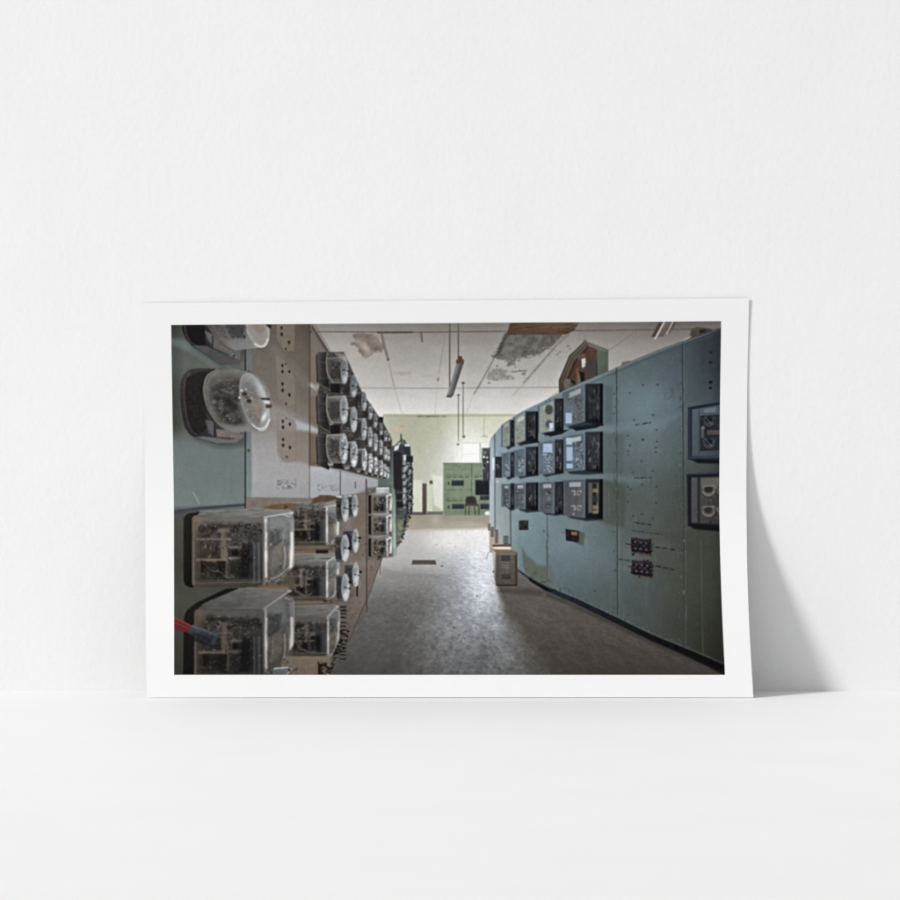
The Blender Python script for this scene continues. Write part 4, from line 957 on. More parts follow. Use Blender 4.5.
        # olive shadow of the covers at their right
        poly([(603, 384), (613, 386), (613, 424), (603, 424)], (74, 88, 92), .5, 5)
        poly([(603, 432), (624, 434), (624, 476), (603, 472)], (80, 90, 90), .5, 4)
        poly([(603, 480), (626, 484), (625, 528), (606, 524), (590, 518), (603, 517)], (74, 80, 70), .6, 4)
        poly([(522, 547), (527, 556), (533, 560), (536, 565), (547, 566), (549, 590), (526, 574), (523, 566)], (94, 98, 86), .8, 2.4)
        poly([(547, 560), (553, 572), (553, 590), (547, 588)], (92, 98, 92), .5, 4)
        # scratches, screws and stencils on the plain panels
        for x, y, q in ((634, 420, .9), (653, 415, 1.2), (656.6, 430, 1), (643, 439.6, 1.4), (657, 441.6, 1), (656, 447.6, 1), (656, 452, 1), (628, 435.6, .9), (630, 445.4, .9), (628, 451, .8), (628, 455, .8), (641.6, 461, 1), (633, 472.6, .9), (652.8, 471, .9),
                        (642, 484.6, 1), (656.6, 486.6, 1), (628, 487, 1), (630.6, 489.4, 1.1), (628, 502, .9), (656, 503, 1), (633, 516, .9), (642, 514.6, 1), (652.6, 518, 1), (643, 385, .9), (657.6, 384.6, 1.1), (630, 393, .9)):
            ell(x, y, q, q * .9, (56, 64, 66), .8, .9)
        for x, y, q in ((711, 352.6, 1.6), (710.6, 362.4, 1.8), (710.6, 382.4, 1.8), (710.4, 388, 1.5)):
            ell(x, y, q * 1.1, q * .9, (22, 24, 28), .95, .9); ell(x + 2, y + 1, 3, 2, (66, 74, 78), .3, 3)
        def script(x0, y0, x1, y1, a=.8, h=1.5, gap=(99,)):
            n_ = int((x1 - x0) / 1.05)
            for i in range(n_):
                if i % 7 == 5: continue
                x = lerp(x0, x1, i / n_); y = lerp(y0, y1, i / n_)
                rect(x, y - h / 2 + rnd.uniform(0, .3), x + rnd.uniform(.4, .75), y + h / 2, (30, 35, 37), a * rnd.uniform(.6, 1), .5)
                if rnd.random() < .6: rect(x, y - h / 2 + rnd.choice([0, h * .4, h * .8]), x + 1, y - h / 2 + rnd.choice([0, h * .4, h * .8]) + .4, (30, 35, 37), a * .8, .5)
        script(635, 425, 651.4, 422.4, .85, 1.5); script(634.4, 478, 651.6, 477.6, .85, 1.5); script(634, 522.4, 651.6, 525, .9, 1.3); script(632, 530.6, 663, 534.6, .75, 1.3)
        script(655.4, 547, 675, 549.8, .95, 1.9); script(655.8, 565.8, 675, 570, .95, 1.9); script(617.4, 558.6, 630.4, 561, .9, 1.5)
        for i in range(46):
            x = rnd.uniform(664, 674); y = rnd.uniform(388, 400); line([(x, y), (x + rnd.uniform(-2, 2), y + rnd.uniform(-2, 2))], .5, (70, 80, 80), .5)
        for i in range(60):
            x = rnd.uniform(520, 715); y = rnd.uniform(400, 640); l = rnd.uniform(6, 34)
            line([(x, y), (x + rnd.uniform(-.5, .5), y + l)], .7, rnd.choice([(84, 96, 94), (128, 144, 146)]), rnd.uniform(.08, .24), 1.2)
        for i in range(150):
            x = rnd.choice([547, 616.6, 616.6, 682.4, 682.4]) + rnd.gauss(0, 1.6); y = rnd.uniform(380, 650)
            ell(x, y, rnd.uniform(.3, .9), rnd.uniform(.5, 2.4), rnd.choice([(66, 58, 48), (58, 56, 50), (86, 78, 66), (120, 128, 126)]), rnd.uniform(.2, .6), .9)
        for i in range(130):
            x = rnd.uniform(505, 716); y = np.interp(x, [b[0] for b in BOT], [b[1] for b in BOT]) - rnd.expovariate(.22)
            ell(x, y, rnd.uniform(.4, 1.6), rnd.uniform(.3, .8), rnd.choice([(54, 50, 44), (70, 62, 52), (96, 98, 92)]), rnd.uniform(.2, .6), .9)
        for i in range(26):
            glow(rnd.uniform(515, 716), rnd.uniform(380, 620), rnd.uniform(3, 12), rnd.uniform(2, 9), rnd.choice([(70, 80, 82), (118, 132, 136), (84, 88, 78)]), rnd.uniform(.05, .16))
        for x, c in ((701, (96, 100, 84)), (704, (66, 70, 62)), (622, (84, 88, 78))):
            line([(x, 540), (x + 2, 655)], 1, c, .45, 1.4)
        for x in (690, 697, 708):
            line([(x, 345), (x - 1, 400)], 3, (74, 84, 90), .25, 4)
        glow(712, 350, 10, 16, (54, 62, 68), .5); glow(700, 395, 12, 8, (70, 80, 86), .4)
        for i in range(10):
            x = 560 + i * 13; y = np.interp(x, [b[0] for b in BOT], [b[1] for b in BOT]) - 3
            ell(x, y, .9, .8, (58, 60, 56), .7)
        # darkening towards the right border of the print
        poly([(716, 320), (728, 320), (728, 680), (716, 680)], (34, 38, 38), .3, 12)
        
        # narrow bright panel at the far end
        rect(489, 440, 494, 532, (176, 190, 202), .5, 2)


def meterbox(front, side, seed, tone=1., kind=0, label=True, win_=None):
    """square instrument case: front glass (left) and side glass (right)"""
    t = tone; r = random.Random(seed); x0, y0, x1, y1 = bbox(front); w, h = x1 - x0, y1 - y0
    poly([(p[0], p[1] + 1.6) for p in side] + [], (24, 26, 30), .8, 2)
    poly(side, [(52 * t, 56 * t, 62 * t), (40 * t, 44 * t, 50 * t), (34 * t, 36 * t, 42 * t), (18, 18, 20)], 1, .7, n=4)
    a, b, c2, e = bbox(side); sw, sh = c2 - a, e - b
    with clip(side):
        ins = [(a + sw * .18, b + sh * .1), (a + sw * .78, b + sh * .1), (a + sw * .78, b + sh * .86), (a + sw * .18, b + sh * .88)]
        if kind == 2 and w > 18:
            poly(ins, (98, 94, 84), .9, .8)
            rect(a + sw * .42, b + sh * .12, a + sw * .64, b + sh * .84, (36, 34, 34), .9, 1)
            for v in (.25, .68, .8): rect(a + sw * .44, b + sh * v, a + sw * .74, b + sh * (v + .1), (128, 116, 94), .85, .7)
            rect(a + sw * .46, b + sh * .42, a + sw * .72, b + sh * .6, (52, 58, 56), .9, .7)
        else:
            poly(ins, (58 * t, 60 * t, 64 * t), .6, 1)
            for i in range(int(8 + sw * 1.6)):
                x = a + sw * r.uniform(.15, .8); y = b + sh * r.uniform(.1, .85); g = r.choice([24, 30, 74, 92, 110, 50])
                rect(x, y, x + r.uniform(.4, 1.8), y + r.uniform(1, 6), (g * t, g * t, g * t * 1.04), .6)
            line([(a + sw * .8, b + 2), (a + sw * .8, e - 2)], .7, (84 * t, 92 * t, 102 * t), .7)
        rect(a + sw * .86, b - 2, c2 + 1, e + 2, (12, 12, 14), .8, 1)
    line([side[0], side[1]], .8, (96 * t, 108 * t, 118 * t), .6)
    cf = [(104, 112, 118), (84, 95, 104), (90, 94, 100)][min(kind, 2)]; kind_side = kind; kind = min(kind, 2)
    poly(front, [[c * t * .9 for c in cf], [c * t for c in cf], [c * t * .92 for c in cf], [c * t * 1.04 for c in cf]], 1, .7, n=6)
    with clip(front):
        if kind == 0:
            poly([(x0 + w * .12, y0 + h * .18), (x1 - w * .08, y0 + h * .1), (x1 - w * .08, y1 - h * .12), (x0 + w * .12, y1 - h * .05)], (92 * t, 92 * t, 92 * t), .5, 2)
            for i in range(int(w * 4.2)):
                x = x0 + w * r.uniform(.15, .9); y = y0 + h * r.uniform(.3, .9); g = r.choice([48, 60, 130, 150, 74, 40, 66])
                rect(x, y, x + r.uniform(.4, 1.8), y + r.uniform(.4, 1.6), (g * t, g * t * .98, g * t * .96), .65)
        elif kind == 1:
            for i in range(int(w * 2.6)):
                x = x0 + w * r.uniform(.4, .95); y = y0 + h * r.uniform(.25, .9); g = r.choice([54, 66, 140, 90, 120])
                rect(x, y, x + r.uniform(.4, 1.6), y + r.uniform(.5, 2), (g * t * .9, g * t, g * t * 1.1), .6)
        if kind == 2 and w > 18:
            for v in (.36, .76):
                for sx_ in (-1, 1):
                    cx = x0 + w * (.6 + sx_ * .16); cy = y0 + h * v
                    poly(rounded([(cx - 2.4, cy - 2.6), (cx + 2.2, cy - 2.8), (cx + 2 - sx_, cy + 2.4), (cx - 1.4 - sx_, cy + 2.2)], 1.4), (168 * t, 170 * t, 170 * t), .7, 1.2, n=30, ns=1)
                    ell(cx - .2, cy, 1.4, 1.5, (58 * t, 60 * t, 64 * t), .85, 1); line([(cx - 1, cy + 1), (cx + 1.2, cy - 1)], .6, (150 * t, 150 * t, 150 * t), .7)
            rect(x0 + w * .54, y0 + h * .46, x0 + w * .7, y0 + h * .64, (92 * t, 84 * t, 80 * t), .7, 1.2)
            ell(x0 + w * .46, y0 + h * .92, 1.2, 1, (176 * t, 170 * t, 150 * t), .7); line([(x0 + w * .2, y0 + h * .2), (x0 + w * .2, y0 + h * .9)], .7, (80 * t, 82 * t, 86 * t), .6)
        elif kind == 2 and w > 12:
            for v in (.34, .74):
                glow(x0 + w * .64, y0 + h * v, w * .2, h * .08, (60 * t, 68 * t, 72 * t), .8)
                for q in range(7): ell(x0 + w * r.uniform(.45, .85), y0 + h * (v + r.uniform(-.09, .09)), r.uniform(.4, .9), r.uniform(.4, .8), r.choice([44, 140, 150, 70]) * t, .7, .8)
            rect(x0 + w * .52, y0 + h * .46, x0 + w * .76, y0 + h * .6, (112 * t, 124 * t, 124 * t), .6, 1.2)
        elif kind == 2:
            for v in (.3, .36, .62, .84):
                rect(x0 + w * .16, y0 + h * v, x0 + w * .86, y0 + h * (v + .05), (62 * t, 72 * t, 76 * t), .6, 1)
            works([(x0 + w * .2, y0 + h * .3), (x1, y0 + h * .3), (x1, y1), (x0 + w * .2, y1)], seed, int(w * 2.4), 60 * t, 140 * t, 1.6, .3, (.96, 1, 1))
        elif kind == 1 and w > 18:
            works([(x0 + w * .46, y0 + h * .22), (x1 - 1, y0 + h * .2), (x1 - 1, y1 - 3), (x0 + w * .46, y1 - 3)], seed, 60, 44 * t, 120 * t, 2.6, .4, (.9, 1, 1.1))
            glow(x0 + w * .68, y0 + h * .5, w * .12, h * .06, (130 * t, 106 * t, 104 * t), .5)
        elif kind == 1:
            for v in (.48, .74):
                line(cs([(x0 + w * .4, y0 + h * v), (x0 + w * .55, y0 + h * (v + .1)), (x0 + w * .68, y0 + h * (v + .02)), (x0 + w * .86, y0 + h * (v + .08))]), 1, (160 * t, 168 * t, 174 * t), .6, 1)
            works([(x0 + w * .3, y0 + h * .4), (x1, y0 + h * .38), (x1, y1), (x0 + w * .3, y1)], seed, int(w * 3), 50 * t, 130 * t, 1.8, .3, (.92, 1, 1.08))
        if win_:
            for (u0, v0, u1, v1) in win_:
                rect(x0 + w * u0, y0 + h * v0, x0 + w * u1, y0 + h * v1, (172, 192, 220), .9, .9)
            glow(x0 + w * .3, y0 + h * .6, w * .3, h * .3, (120, 150, 190), .3)
        if label:
            dx, dy = front[1][0] - front[0][0], front[1][1] - front[0][1]
            A = lambda u, v: (x0 + u * w, lerp(front[0][1], front[1][1], u) + v * h)
            poly([A(.26, .06), A(.82, .06), A(.82, .18), A(.26, .18)], (158 * t, 166 * t, 172 * t), .9, .8)
    line(list(front) + [front[0]], .9, (90 * t, 104 * t, 120 * t), .55, .9); line([front[1], front[2]], 1.1, (100 * t, 118 * t, 138 * t), .7, .9)
    line([(front[0][0] - .9, front[0][1]), (front[3][0] - .9, front[3][1])], .7, (40, 44, 52), .6)


def right_meters():
    # leftmost slim units
    rect(481.6, 448, 489.6, 480.6, [(92, 94, 100), (70, 72, 78)], 1, .8)
    works([(482, 449), (489, 449), (489, 480), (482, 480)], 21, 40, 30, 150, 2, .3)
    ell(484, 457, 1, 1.4, 226, .9); ell(487, 457.6, .8, 1.2, 216, .9); ell(487.6, 462, 1, 1.2, 200, .9); line([(482.2, 449), (482.2, 480)], .8, (186, 200, 190), .7)
    line([(489.4, 448), (489.4, 480)], .8, 36, .8); line([(482, 459.4), (489, 459.4)], .8, 44, .9)
    rect(490.2, 457, 494.8, 478.6, [(150, 166, 182), (186, 200, 214), (120, 136, 150)], 1, .8); rect(492.6, 458, 494.4, 470, (232, 240, 248), .8, 1)
    rect(495.2, 456.6, 501.8, 477.8, (52, 56, 62), 1, .7); works([(496, 459), (500.6, 459), (500.6, 476), (496, 476)], 22, 18, 40, 120, 1.8); glow(498, 467, 1.5, 2, (126, 138, 142), .6)
    ell(497.4, 481.6, 1.8, 1, (196, 196, 178), .8)
    cols = (  # x of front left, front right, side right ; (top-left,top-right,bottom-right,bottom-left,side top,side bottom) per row
        (502.6, 509.6, 514.2, ((424.6, 420.4, 445, 447, 420.2, 444), (453.6, 452, 475.6, 477.4, 452, 475), (484.4, 484.2, 507, 506.4, 483.4, 507.4))),
        (514.6, 525, 537.8, ((417.4, 412, 440, 443.6, 411.4, 440.4), (450.6, 448.2, 475, 476.2, 446.6, 473.6), (484, 483.4, 508.6, 508, 482.4, 509.4))),
        (539.4, 554, 563.2, ((406.2, 399.8, 430.6, 433.2, 398.6, 429.6), (443, 440.2, 472.4, 474.4, 439.4, 471.2), (482.6, 482, 513, 511.8, 481.6, 512.4))),
        (564, 584.6, 602.6, ((392.6, 384, 420.8, 426.4, 383.6, 423.6), (437, 433.2, 469.4, 471.4, 431.6, 471.4), (480.4, 479.6, 517, 515.4, 479, 517.8))))
    for ci, (xa, xb, xc, rws) in enumerate(cols):
        for ri, (tl, tr, br, bl, s0, s1) in enumerate(rws):
            w_ = None
            if ri == 1 and ci == 3: w_ = [(.1, .12, .4, .3), (.12, .36, .42, .72), (.12, .8, .42, .92)]
            if ri == 1 and ci == 2: w_ = [(.25, .1, .88, .36), (.22, .4, .5, .44)]
            if ri == 0 and ci == 3: w_ = [(.08, .68, .38, .93)]
            if ri == 0 and ci == 2: w_ = [(.66, .74, .9, .95)]
            tn = (.98, 1.12, 1.0)[ri] * (1.0, 1.02, 1.0, .98)[ci]
            # shadow of the case on the steel below
            poly([(xa + 3, bl), (xb, br + .5), (xc, s1), (xc + 1, s1 + 2), (xb + 2, s1 + 3.4), (xa + 6, bl + 2.6)], (44, 50, 54), .85, 1.6)
            kd = (0, 1, 2)[ri]
            meterbox([(xa, tl), (xb, tr), (xb, br), (xa, bl)], [(xb + .6, s0), (xc, s0 - .2), (xc, s1), (xb + .6, br)], 900 + ci * 10 + ri, tn, kd, not (ri == 1 and ci in (0, 1, 2)), w_)
            if ri == 0 and ci in (0, 1, 2):
                with clip([(xa, tl), (xb, tr), (xb, br), (xa, bl)]):
                    poly([(xa, tl), (xb, tr), (xb, br), (xa, bl)], (172, 180, 162), .55, 1, n=10)
                    if ci == 2: ell(549, 409.6, 4, 5, (66, 66, 66), .8, 1.4); ell(549, 424, 3.6, 4, (70, 76, 88), .8, 1.4); rect(549.4, 423, 553, 428, (206, 220, 240), .9); rect(548.6, 417, 552, 419, (186, 130, 112), .6)
                    if ci == 1: poly([(517, 420), (524, 416), (524, 419), (517, 423)], (190, 196, 190), .8); works([(516, 424), (524, 420), (524, 438), (516, 440)], 33, 18, 96, 150, 2)
                    if ci == 0: ell(507, 430, 2, 4, (120, 128, 120), .7, 2); ell(506, 441, 2, 3, (126, 132, 126), .7, 2)
    # cast shadows of the row-one cases, put into the ink colour
    poly([(571, 427.6), (598, 424), (604, 424.4), (596, 428), (576, 431)], (28, 32, 36), .9, 1)
    poly([(544, 433.4), (560, 430.4), (569, 429.6), (562, 434), (550, 436.6)], (30, 33, 38), .9, 1)
    poly([(519, 443), (538, 440.6), (540, 442), (526, 444.4)], (34, 37, 42), .85, 1)
    # small rotary switches
    rect(519, 520.4, 528.4, 530, (50, 48, 52), 1, .8); works([(519, 520), (528, 520), (528, 530), (519, 530)], 41, 22, 26, 104, 2); line([(528.6, 526), (533, 526)], .8, (112, 120, 120), .8)
    line([(519, 521), (528, 520.6)], .7, (96, 74, 70), .7)
    poly([(579, 531), (584.6, 533), (583.6, 546), (574, 542.6)], (78, 82, 66), .7, 1.6)
    poly([(565.4, 528.6), (579, 531), (579, 542.4), (566, 540.6)], (36, 36, 42), 1, .7)
    works([(566, 529), (579, 531), (579, 542), (566, 540)], 42, 26, 22, 92, 2.2)
    poly([(571, 531.4), (577.4, 532), (577, 535.6), (571.6, 534.8)], (158, 104, 62), .9, .9); line([(561, 532), (566, 532.4)], 1, (92, 92, 92), .8); line([(584, 538), (590, 537)], 1.3, (118, 106, 96), .7)
    line([(566, 528.8), (572, 529.6)], .8, (132, 104, 98), .7)
    for y, dx in ((537.4, 0), (560, 1)):
        poly([(651, y + 3), (656, y + 6), (653, y + 19), (640, y + 18)], (74, 76, 64), .6, 3)
        poly([(631 + dx, y), (651 + dx, y + 2.4), (651 + dx, y + 18), (631.6 + dx, y + 14.6)], (30, 28, 34), 1, .7)
        for i in range(7):
            for j in range(3):
                x = 633 + dx + i * 2.6 + j; yy = y + 3 + j * 4 + i * .35
                ell(x, yy, 1.2, 1.3, rnd.choice([(62, 58, 66), (86, 78, 84), (50, 40, 42), (96, 84, 84)]), .8, .8); ell(x + .3, yy + .3, .5, .5, (20, 18, 20), .7)
        for i in range(16):
            e_ = rnd.choice([(631 + dx + rnd.random() * 20, y + .4 + rnd.random() * 2.2), (651 + dx, y + 3 + rnd.random() * 14), (631.4 + dx, y + 1 + rnd.random() * 12), (632 + dx + rnd.random() * 18, y + 15 + rnd.random() * 2.4)])
            ell(e_[0], e_[1], rnd.uniform(.9, 1.9), rnd.uniform(.9, 1.7), rnd.choice([(34, 31, 36), (46, 42, 48), (28, 26, 30)]), .95, .9); ell(e_[0] - .5, e_[1] - .6, .6, .5, (96, 90, 96), .6, .8)
        line([(631.6 + dx, y + 14.8), (650 + dx, y + 17.4)], 1.2, (104, 76, 66), .8, .9); line([(626 + dx * 3, y + 6.4), (634, y + 7.4)], 1.3, (78, 42, 40), .9)
        line([(632 + dx, y + 1), (650, y + 3)], .7, (112, 96, 98), .5)
        for i in range(3):
            for j in range(2):
                ell(636 + dx + i * 5.4, y + 5.4 + j * 6.4 + i * .6, 2.1, 2.2, (24, 22, 26), .85, 1); ell(635.4 + dx + i * 5.4, y + 4.6 + j * 6.4 + i * .6, 1.3, 1.2, (98, 92, 98), .8, .9); ell(636.4 + dx + i * 5.4, y + 6 + j * 6.4 + i * .6, .7, .7, (52, 44, 46), .9)
    # cases at the right border
    o = [(688, 407), (728, 399.6), (728, 459.6), (688, 459.6)]
    poly([(690, 459), (728, 459), (728, 464), (698, 463)], (16, 18, 22), .85, 2)
    poly(o, (40, 45, 58), 1, .8, n=4); line([(688, 407), (728, 399.8)], 1, (74, 84, 102), .8); line([(689.6, 410), (689.6, 457)], 1.2, (58, 68, 90), .85, 1)
    poly([(692, 409.4), (728, 403.6), (728, 455.6), (692, 456.4)], [(84, 98, 106), (68, 79, 86), (74, 86, 92), (56, 64, 70)], 1, .8, n=4)
    line([(699, 408), (699, 455)], 1, (58, 66, 74), .8); poly([(700, 416), (728, 413.6), (728, 450), (700, 451)], (42, 44, 54), .95, 1)
    with clip([(700, 416), (728, 413.6), (728, 450), (700, 451)]):
        for cx, cy in ((709, 421), (709, 443)):
            poly([(cx - 7, cy - 4), (cx + 7, cy - 4.6), (cx + 4, cy + 3), (cx, cy + 5), (cx - 5, cy + 3)], (72, 74, 80), .7, 1.4, n=20, ns=1.4); ell(cx, cy - 1.4, 4, 2.6, (28, 30, 36), .85, 1.4); ell(cx, cy, 6, 4.6, (104, 104, 108), .5, 1, ring=.8, arc=(20, 150))
            line([(cx - 4, cy - 4), (cx + 3, cy + 3)], .8, (140, 138, 140), .6)
        rect(707, 430, 728, 434.6, (96, 80, 80), .8, 1); rect(701, 428, 704, 438, (90, 106, 118), .7, 1); ell(703, 427.6, 1.8, 1.8, (128, 104, 96), .8)
        works([(700, 414), (728, 414), (728, 450), (700, 450)], 44, 30, 30, 84, 2.6, .1)
    poly([(704, 409), (716, 407), (716, 412), (704, 413)], (104, 118, 126), .7, 1); line([(690, 457.6), (728, 456.6)], 1.2, (78, 86, 102), .6)
    o = [(687, 474), (728, 472), (728, 527.6), (688, 526)]
    poly([(690, 526), (728, 526), (728, 532), (694, 529)], (14, 14, 16), .85, 2)
    poly(o, (34, 34, 44), 1, .8); poly([(691.4, 477.6), (728, 476), (728, 524.4), (691.4, 522.6)], [(82, 84, 86), (62, 58, 54), (76, 76, 74), (48, 46, 46)], 1, .8, n=5)
    rect(697.6, 476, 700, 523, (36, 36, 44), .8, 1); poly([(701, 478.6), (728, 477), (728, 486), (701, 486.6)], (98, 96, 84), .9, 1)
    with clip([(700, 477), (728, 476), (728, 523), (700, 523)]):
        for cx, cy in ((708.6, 490.4), (708.4, 511)):
            poly(rounded([(cx - 7, cy - 5), (cx + 7, cy - 5.4), (cx + 6, cy + 3), (cx, cy + 6), (cx - 6, cy + 3)], 3), (104, 101, 96), .75, 1.4, n=26, ns=1.4); ell(cx, cy - 1, 4.4, 3.4, (46, 44, 44), .85, 1.4, n=14, ns=1); ell(cx, cy - .5, 6, 5.6, (146, 143, 137), .65, 1, ring=.9, arc=(10, 170))
            poly([(cx + 7, cy - 4), (cx + 12, cy - 4), (cx + 12, cy + 4), (cx + 9, cy + 3)], (96, 92, 86), .7, 1.4, n=20, ns=1.2)
            line([(cx - 4, cy - 4), (cx + 6, cy - 4.6)], .8, (136, 132, 124), .7)
        works([(701, 486), (728, 486), (728, 523), (701, 523)], 45, 36, 36, 104, 2.4, .1, (1, .97, .9))
        for x, y in ((710.6, 522.4), (716.6, 513)): ell(x, y, 1, 1.4, 30, .8)
    line([(688, 525), (728, 527)], 1, 14, .9)
    line([(688, 474.6), (728, 472.6)], .8, (80, 84, 100), .6)


def bench():
    # terminals, shelf boards and the small grey heater
    poly([(489, 528), (494, 528), (503, 548), (500, 556), (490, 552)], (178, 160, 146), .85, 1.4, n=6)
    for x, y0, n_, w_ in ((488, 524, 4, 2.4), (491, 527, 6, 2.8), (495, 530, 8, 3.2), (503.4, 536, 5, 5)):
        for k in range(n_):
            yy = y0 + k * 1.75; rect(x, yy, x + w_, yy + .95, (52, 46, 44), .95, .6); rect(x, yy + 1, x + w_, yy + 1.6, (176, 170, 162), .5, .6)
    rect(493, 547, 511, 549.6, (232, 228, 216), .95, .8); poly([(492.4, 544.6), (511.4, 544.2), (511.8, 546.4), (493, 546.8)], (112, 80, 66), 1, .7)
    poly([(498, 589), (530, 588), (548, 592), (540, 596), (500, 592)], (60, 54, 50), .5, 5)
    poly([(492.4, 549), (512, 549.4), (517, 552), (516.6, 554), (496, 553)], [(142, 116, 98), (120, 92, 76)], 1, .7, n=8)
    poly([(493, 550), (496, 553), (496.6, 585), (494, 578)], [(196, 186, 178), (120, 110, 104)], 1, .7)
    rect(495.6, 553, 517, 585.8, [(96, 91, 86), (84, 79, 75)], 1, .8, n=8)
    poly([(515, 553), (517.2, 553), (517.6, 585.8), (515, 585.8)], (70, 58, 50), .9, .7); rect(496, 553, 516.4, 555, (124, 115, 106), .8, .9)
    rect(497, 584.4, 517.4, 586.2, (62, 48, 42), .95, .7)
    rect(501.4, 555.4, 510.2, 561, (62, 60, 60), .9, .9); rect(501.6, 574.4, 510.6, 579, (64, 54, 52), .95, .9)
    for y in (556.4, 557.8, 559.2, 575.4, 576.8): line([(502, y), (510, y)], .4, (96, 92, 88), .7)
    for y in (562.4, 565.4, 567.6): line([(501.4, y), (509, y)], .7, (146, 140, 132), .6)
    line([(493.4, 549), (488, 553), (486.4, 559)], .7, (128, 126, 130), .8)
    ell(493.4, 571.6, .9, .9, (60, 56, 58), .8)
    line([(505.6, 559.6), (505.6, 561)], .6, 40, .5)


def paint():
    paint_room(); paint_floor(); left_panels(); left_boxes(); round_meters_near(); far_left_group(); right_cabinet(); right_meters(); bench()
    global C
    X_, Y_ = np.meshgrid(PX, PY)
    C = C * (1 + .03 * fbm(X_ / 1.8, Y_ / 1.8, 301, 3) + .014 * fbm(X_ / 11, Y_ / 9, 311, 3))[..., None]
    # fine structure of a detailed photograph: mild sharpening and paper grain
    b = C.copy()
    for ax in (0, 1):
        b = (np.roll(b, 1, ax) + np.roll(b, -1, ax) + b) / 3
    b2 = b
    for k in range(2):
        for ax in (0, 1):
            b2 = (np.roll(b2, 2, ax) + np.roll(b2, -2, ax) + b2) / 3
    b3 = b2
    for k in (3, 4, 5):
        for ax in (0, 1):
            b3 = sum(np.roll(b3, d * k, ax) for d in (-2, -1, 0, 1, 2)) / 5
    mean = lambda q: q.mean(-1, keepdims=True)
    lum = mean(b)
    up = .3 * (lum - mean(b2)) + .22 * np.clip(lum - mean(b3), -45, 45) - 5 * np.sin(np.pi * np.clip(lum / 110, 0, 1))
    C = lum + (b - lum) * .9 + up
    g = np.random.RandomState(4).randn(NY, NX, 1)
    g = (g + np.roll(g, 1, 0) + np.roll(g, 1, 1)) / 1.7
    C = C + g * 1.6
    C = np.clip(C, 4, 255)


paint()


def srgb2lin(c):
    c = c / 255.
    return np.where(c <= .04045, c / 12.92, ((c + .055) / 1.055) ** 2.4)


# =====================================================================
#  PART 2 - the real scene: wall, tabletop, the sheet leaning on the wall
# =====================================================================
CAM_D, CAM_H = 5.0, .46          # camera distance from the wall, height above the tabletop (metres)
scene = bpy.context.scene


def tag(o, label=None, cat=None, kind=None):
    if label: o['label'] = label
    if cat: o['category'] = cat
    if kind: o['kind'] = kind
    return o


def mesh_obj(name, verts, faces, mat, parent=None, smooth=True):
    me = bpy.data.meshes.new(name)
    v = np.asarray(verts, np.float32); f = np.asarray(faces, np.int32)
    me.vertices.add(len(v)); me.vertices.foreach_set('co', v.ravel())
    me.loops.add(f.size); me.loops.foreach_set('vertex_index', f.ravel())
    me.polygons.add(len(f)); me.polygons.foreach_set('loop_start', np.arange(0, f.size, f.shape[1], dtype=np.int32))
    me.update(calc_edges=True)
    me.polygons.foreach_set('use_smooth', np.full(len(f), bool(smooth)))
    me.materials.append(mat)
    o = bpy.data.objects.new(name, me); scene.collection.objects.link(o)
    if parent: o.parent = parent
    return o


def grid_faces(nu, nv, off=0, flip=False):
    i, j = np.meshgrid(np.arange(nu - 1), np.arange(nv - 1))
    a = (j * nu + i).ravel() + off
    f = np.stack([a, a + 1, a + nu + 1, a + nu], -1)
    return f[:, ::-1] if flip else f


# ---- materials
def new_mat(name):
    m = bpy.data.materials.new(name); m.use_nodes = True
    n = m.node_tree.nodes; return m, n, m.node_tree.links, n['Principled BSDF']


def plaster(name, base, bump, scale, rough):
    m, n, l, b = new_mat(name)
    tc = n.new('ShaderNodeTexCoord')
    n1 = n.new('ShaderNodeTexNoise'); n1.inputs['Scale'].default_value = scale; n1.inputs['Detail'].default_value = 8; n1.inputs['Roughness'].default_value = .62
    n2 = n.new('ShaderNodeTexNoise'); n2.inputs['Scale'].default_value = scale * .06; n2.inputs['Detail'].default_value = 4
    l.new(tc.outputs['Object'], n1.inputs['Vector']); l.new(tc.outputs['Object'], n2.inputs['Vector'])
    mix = n.new('ShaderNodeMix'); mix.data_type = 'RGBA'
    mix.inputs['A'].default_value = (base * .975, base * .975, base * .978, 1); mix.inputs['B'].default_value = (base * 1.015, base * 1.015, base * 1.015, 1)
    l.new(n2.outputs['Fac'], mix.inputs['Factor']); l.new(mix.outputs['Result'], b.inputs['Base Color'])
    ad = n.new('ShaderNodeMath'); ad.operation = 'MULTIPLY_ADD'; ad.inputs[1].default_value = 2.5
    l.new(n2.outputs['Fac'], ad.inputs[0]); l.new(n1.outputs['Fac'], ad.inputs[2])
    bp = n.new('ShaderNodeBump'); bp.inputs['Strength'].default_value = bump; bp.inputs['Distance'].default_value = .002
    l.new(ad.outputs[0], bp.inputs['Height']); l.new(bp.outputs['Normal'], b.inputs['Normal'])
    b.inputs['Roughness'].default_value = rough; b.inputs['Specular IOR Level'].default_value = .15
    return m


M_WALL = plaster('white_plaster', .825, .22, 160, .9)
M_TOP = plaster('white_tabletop', .855, .035, 120, .7)

M_PAPER, n, l, b = new_mat('cotton_paper')
tn = n.new('ShaderNodeTexNoise'); tn.inputs['Scale'].default_value = 900; tn.inputs['Detail'].default_value = 4
tc = n.new('ShaderNodeTexCoord'); l.new(tc.outputs['Object'], tn.inputs['Vector'])
bp = n.new('ShaderNodeBump'); bp.inputs['Strength'].default_value = .05; bp.inputs['Distance'].default_value = .0005
l.new(tn.outputs['Fac'], bp.inputs['Height']); l.new(bp.outputs['Normal'], b.inputs['Normal'])
b.inputs['Base Color'].default_value = (.82, .82, .821, 1); b.inputs['Roughness'].default_value = .85; b.inputs['Specular IOR Level'].default_value = .1

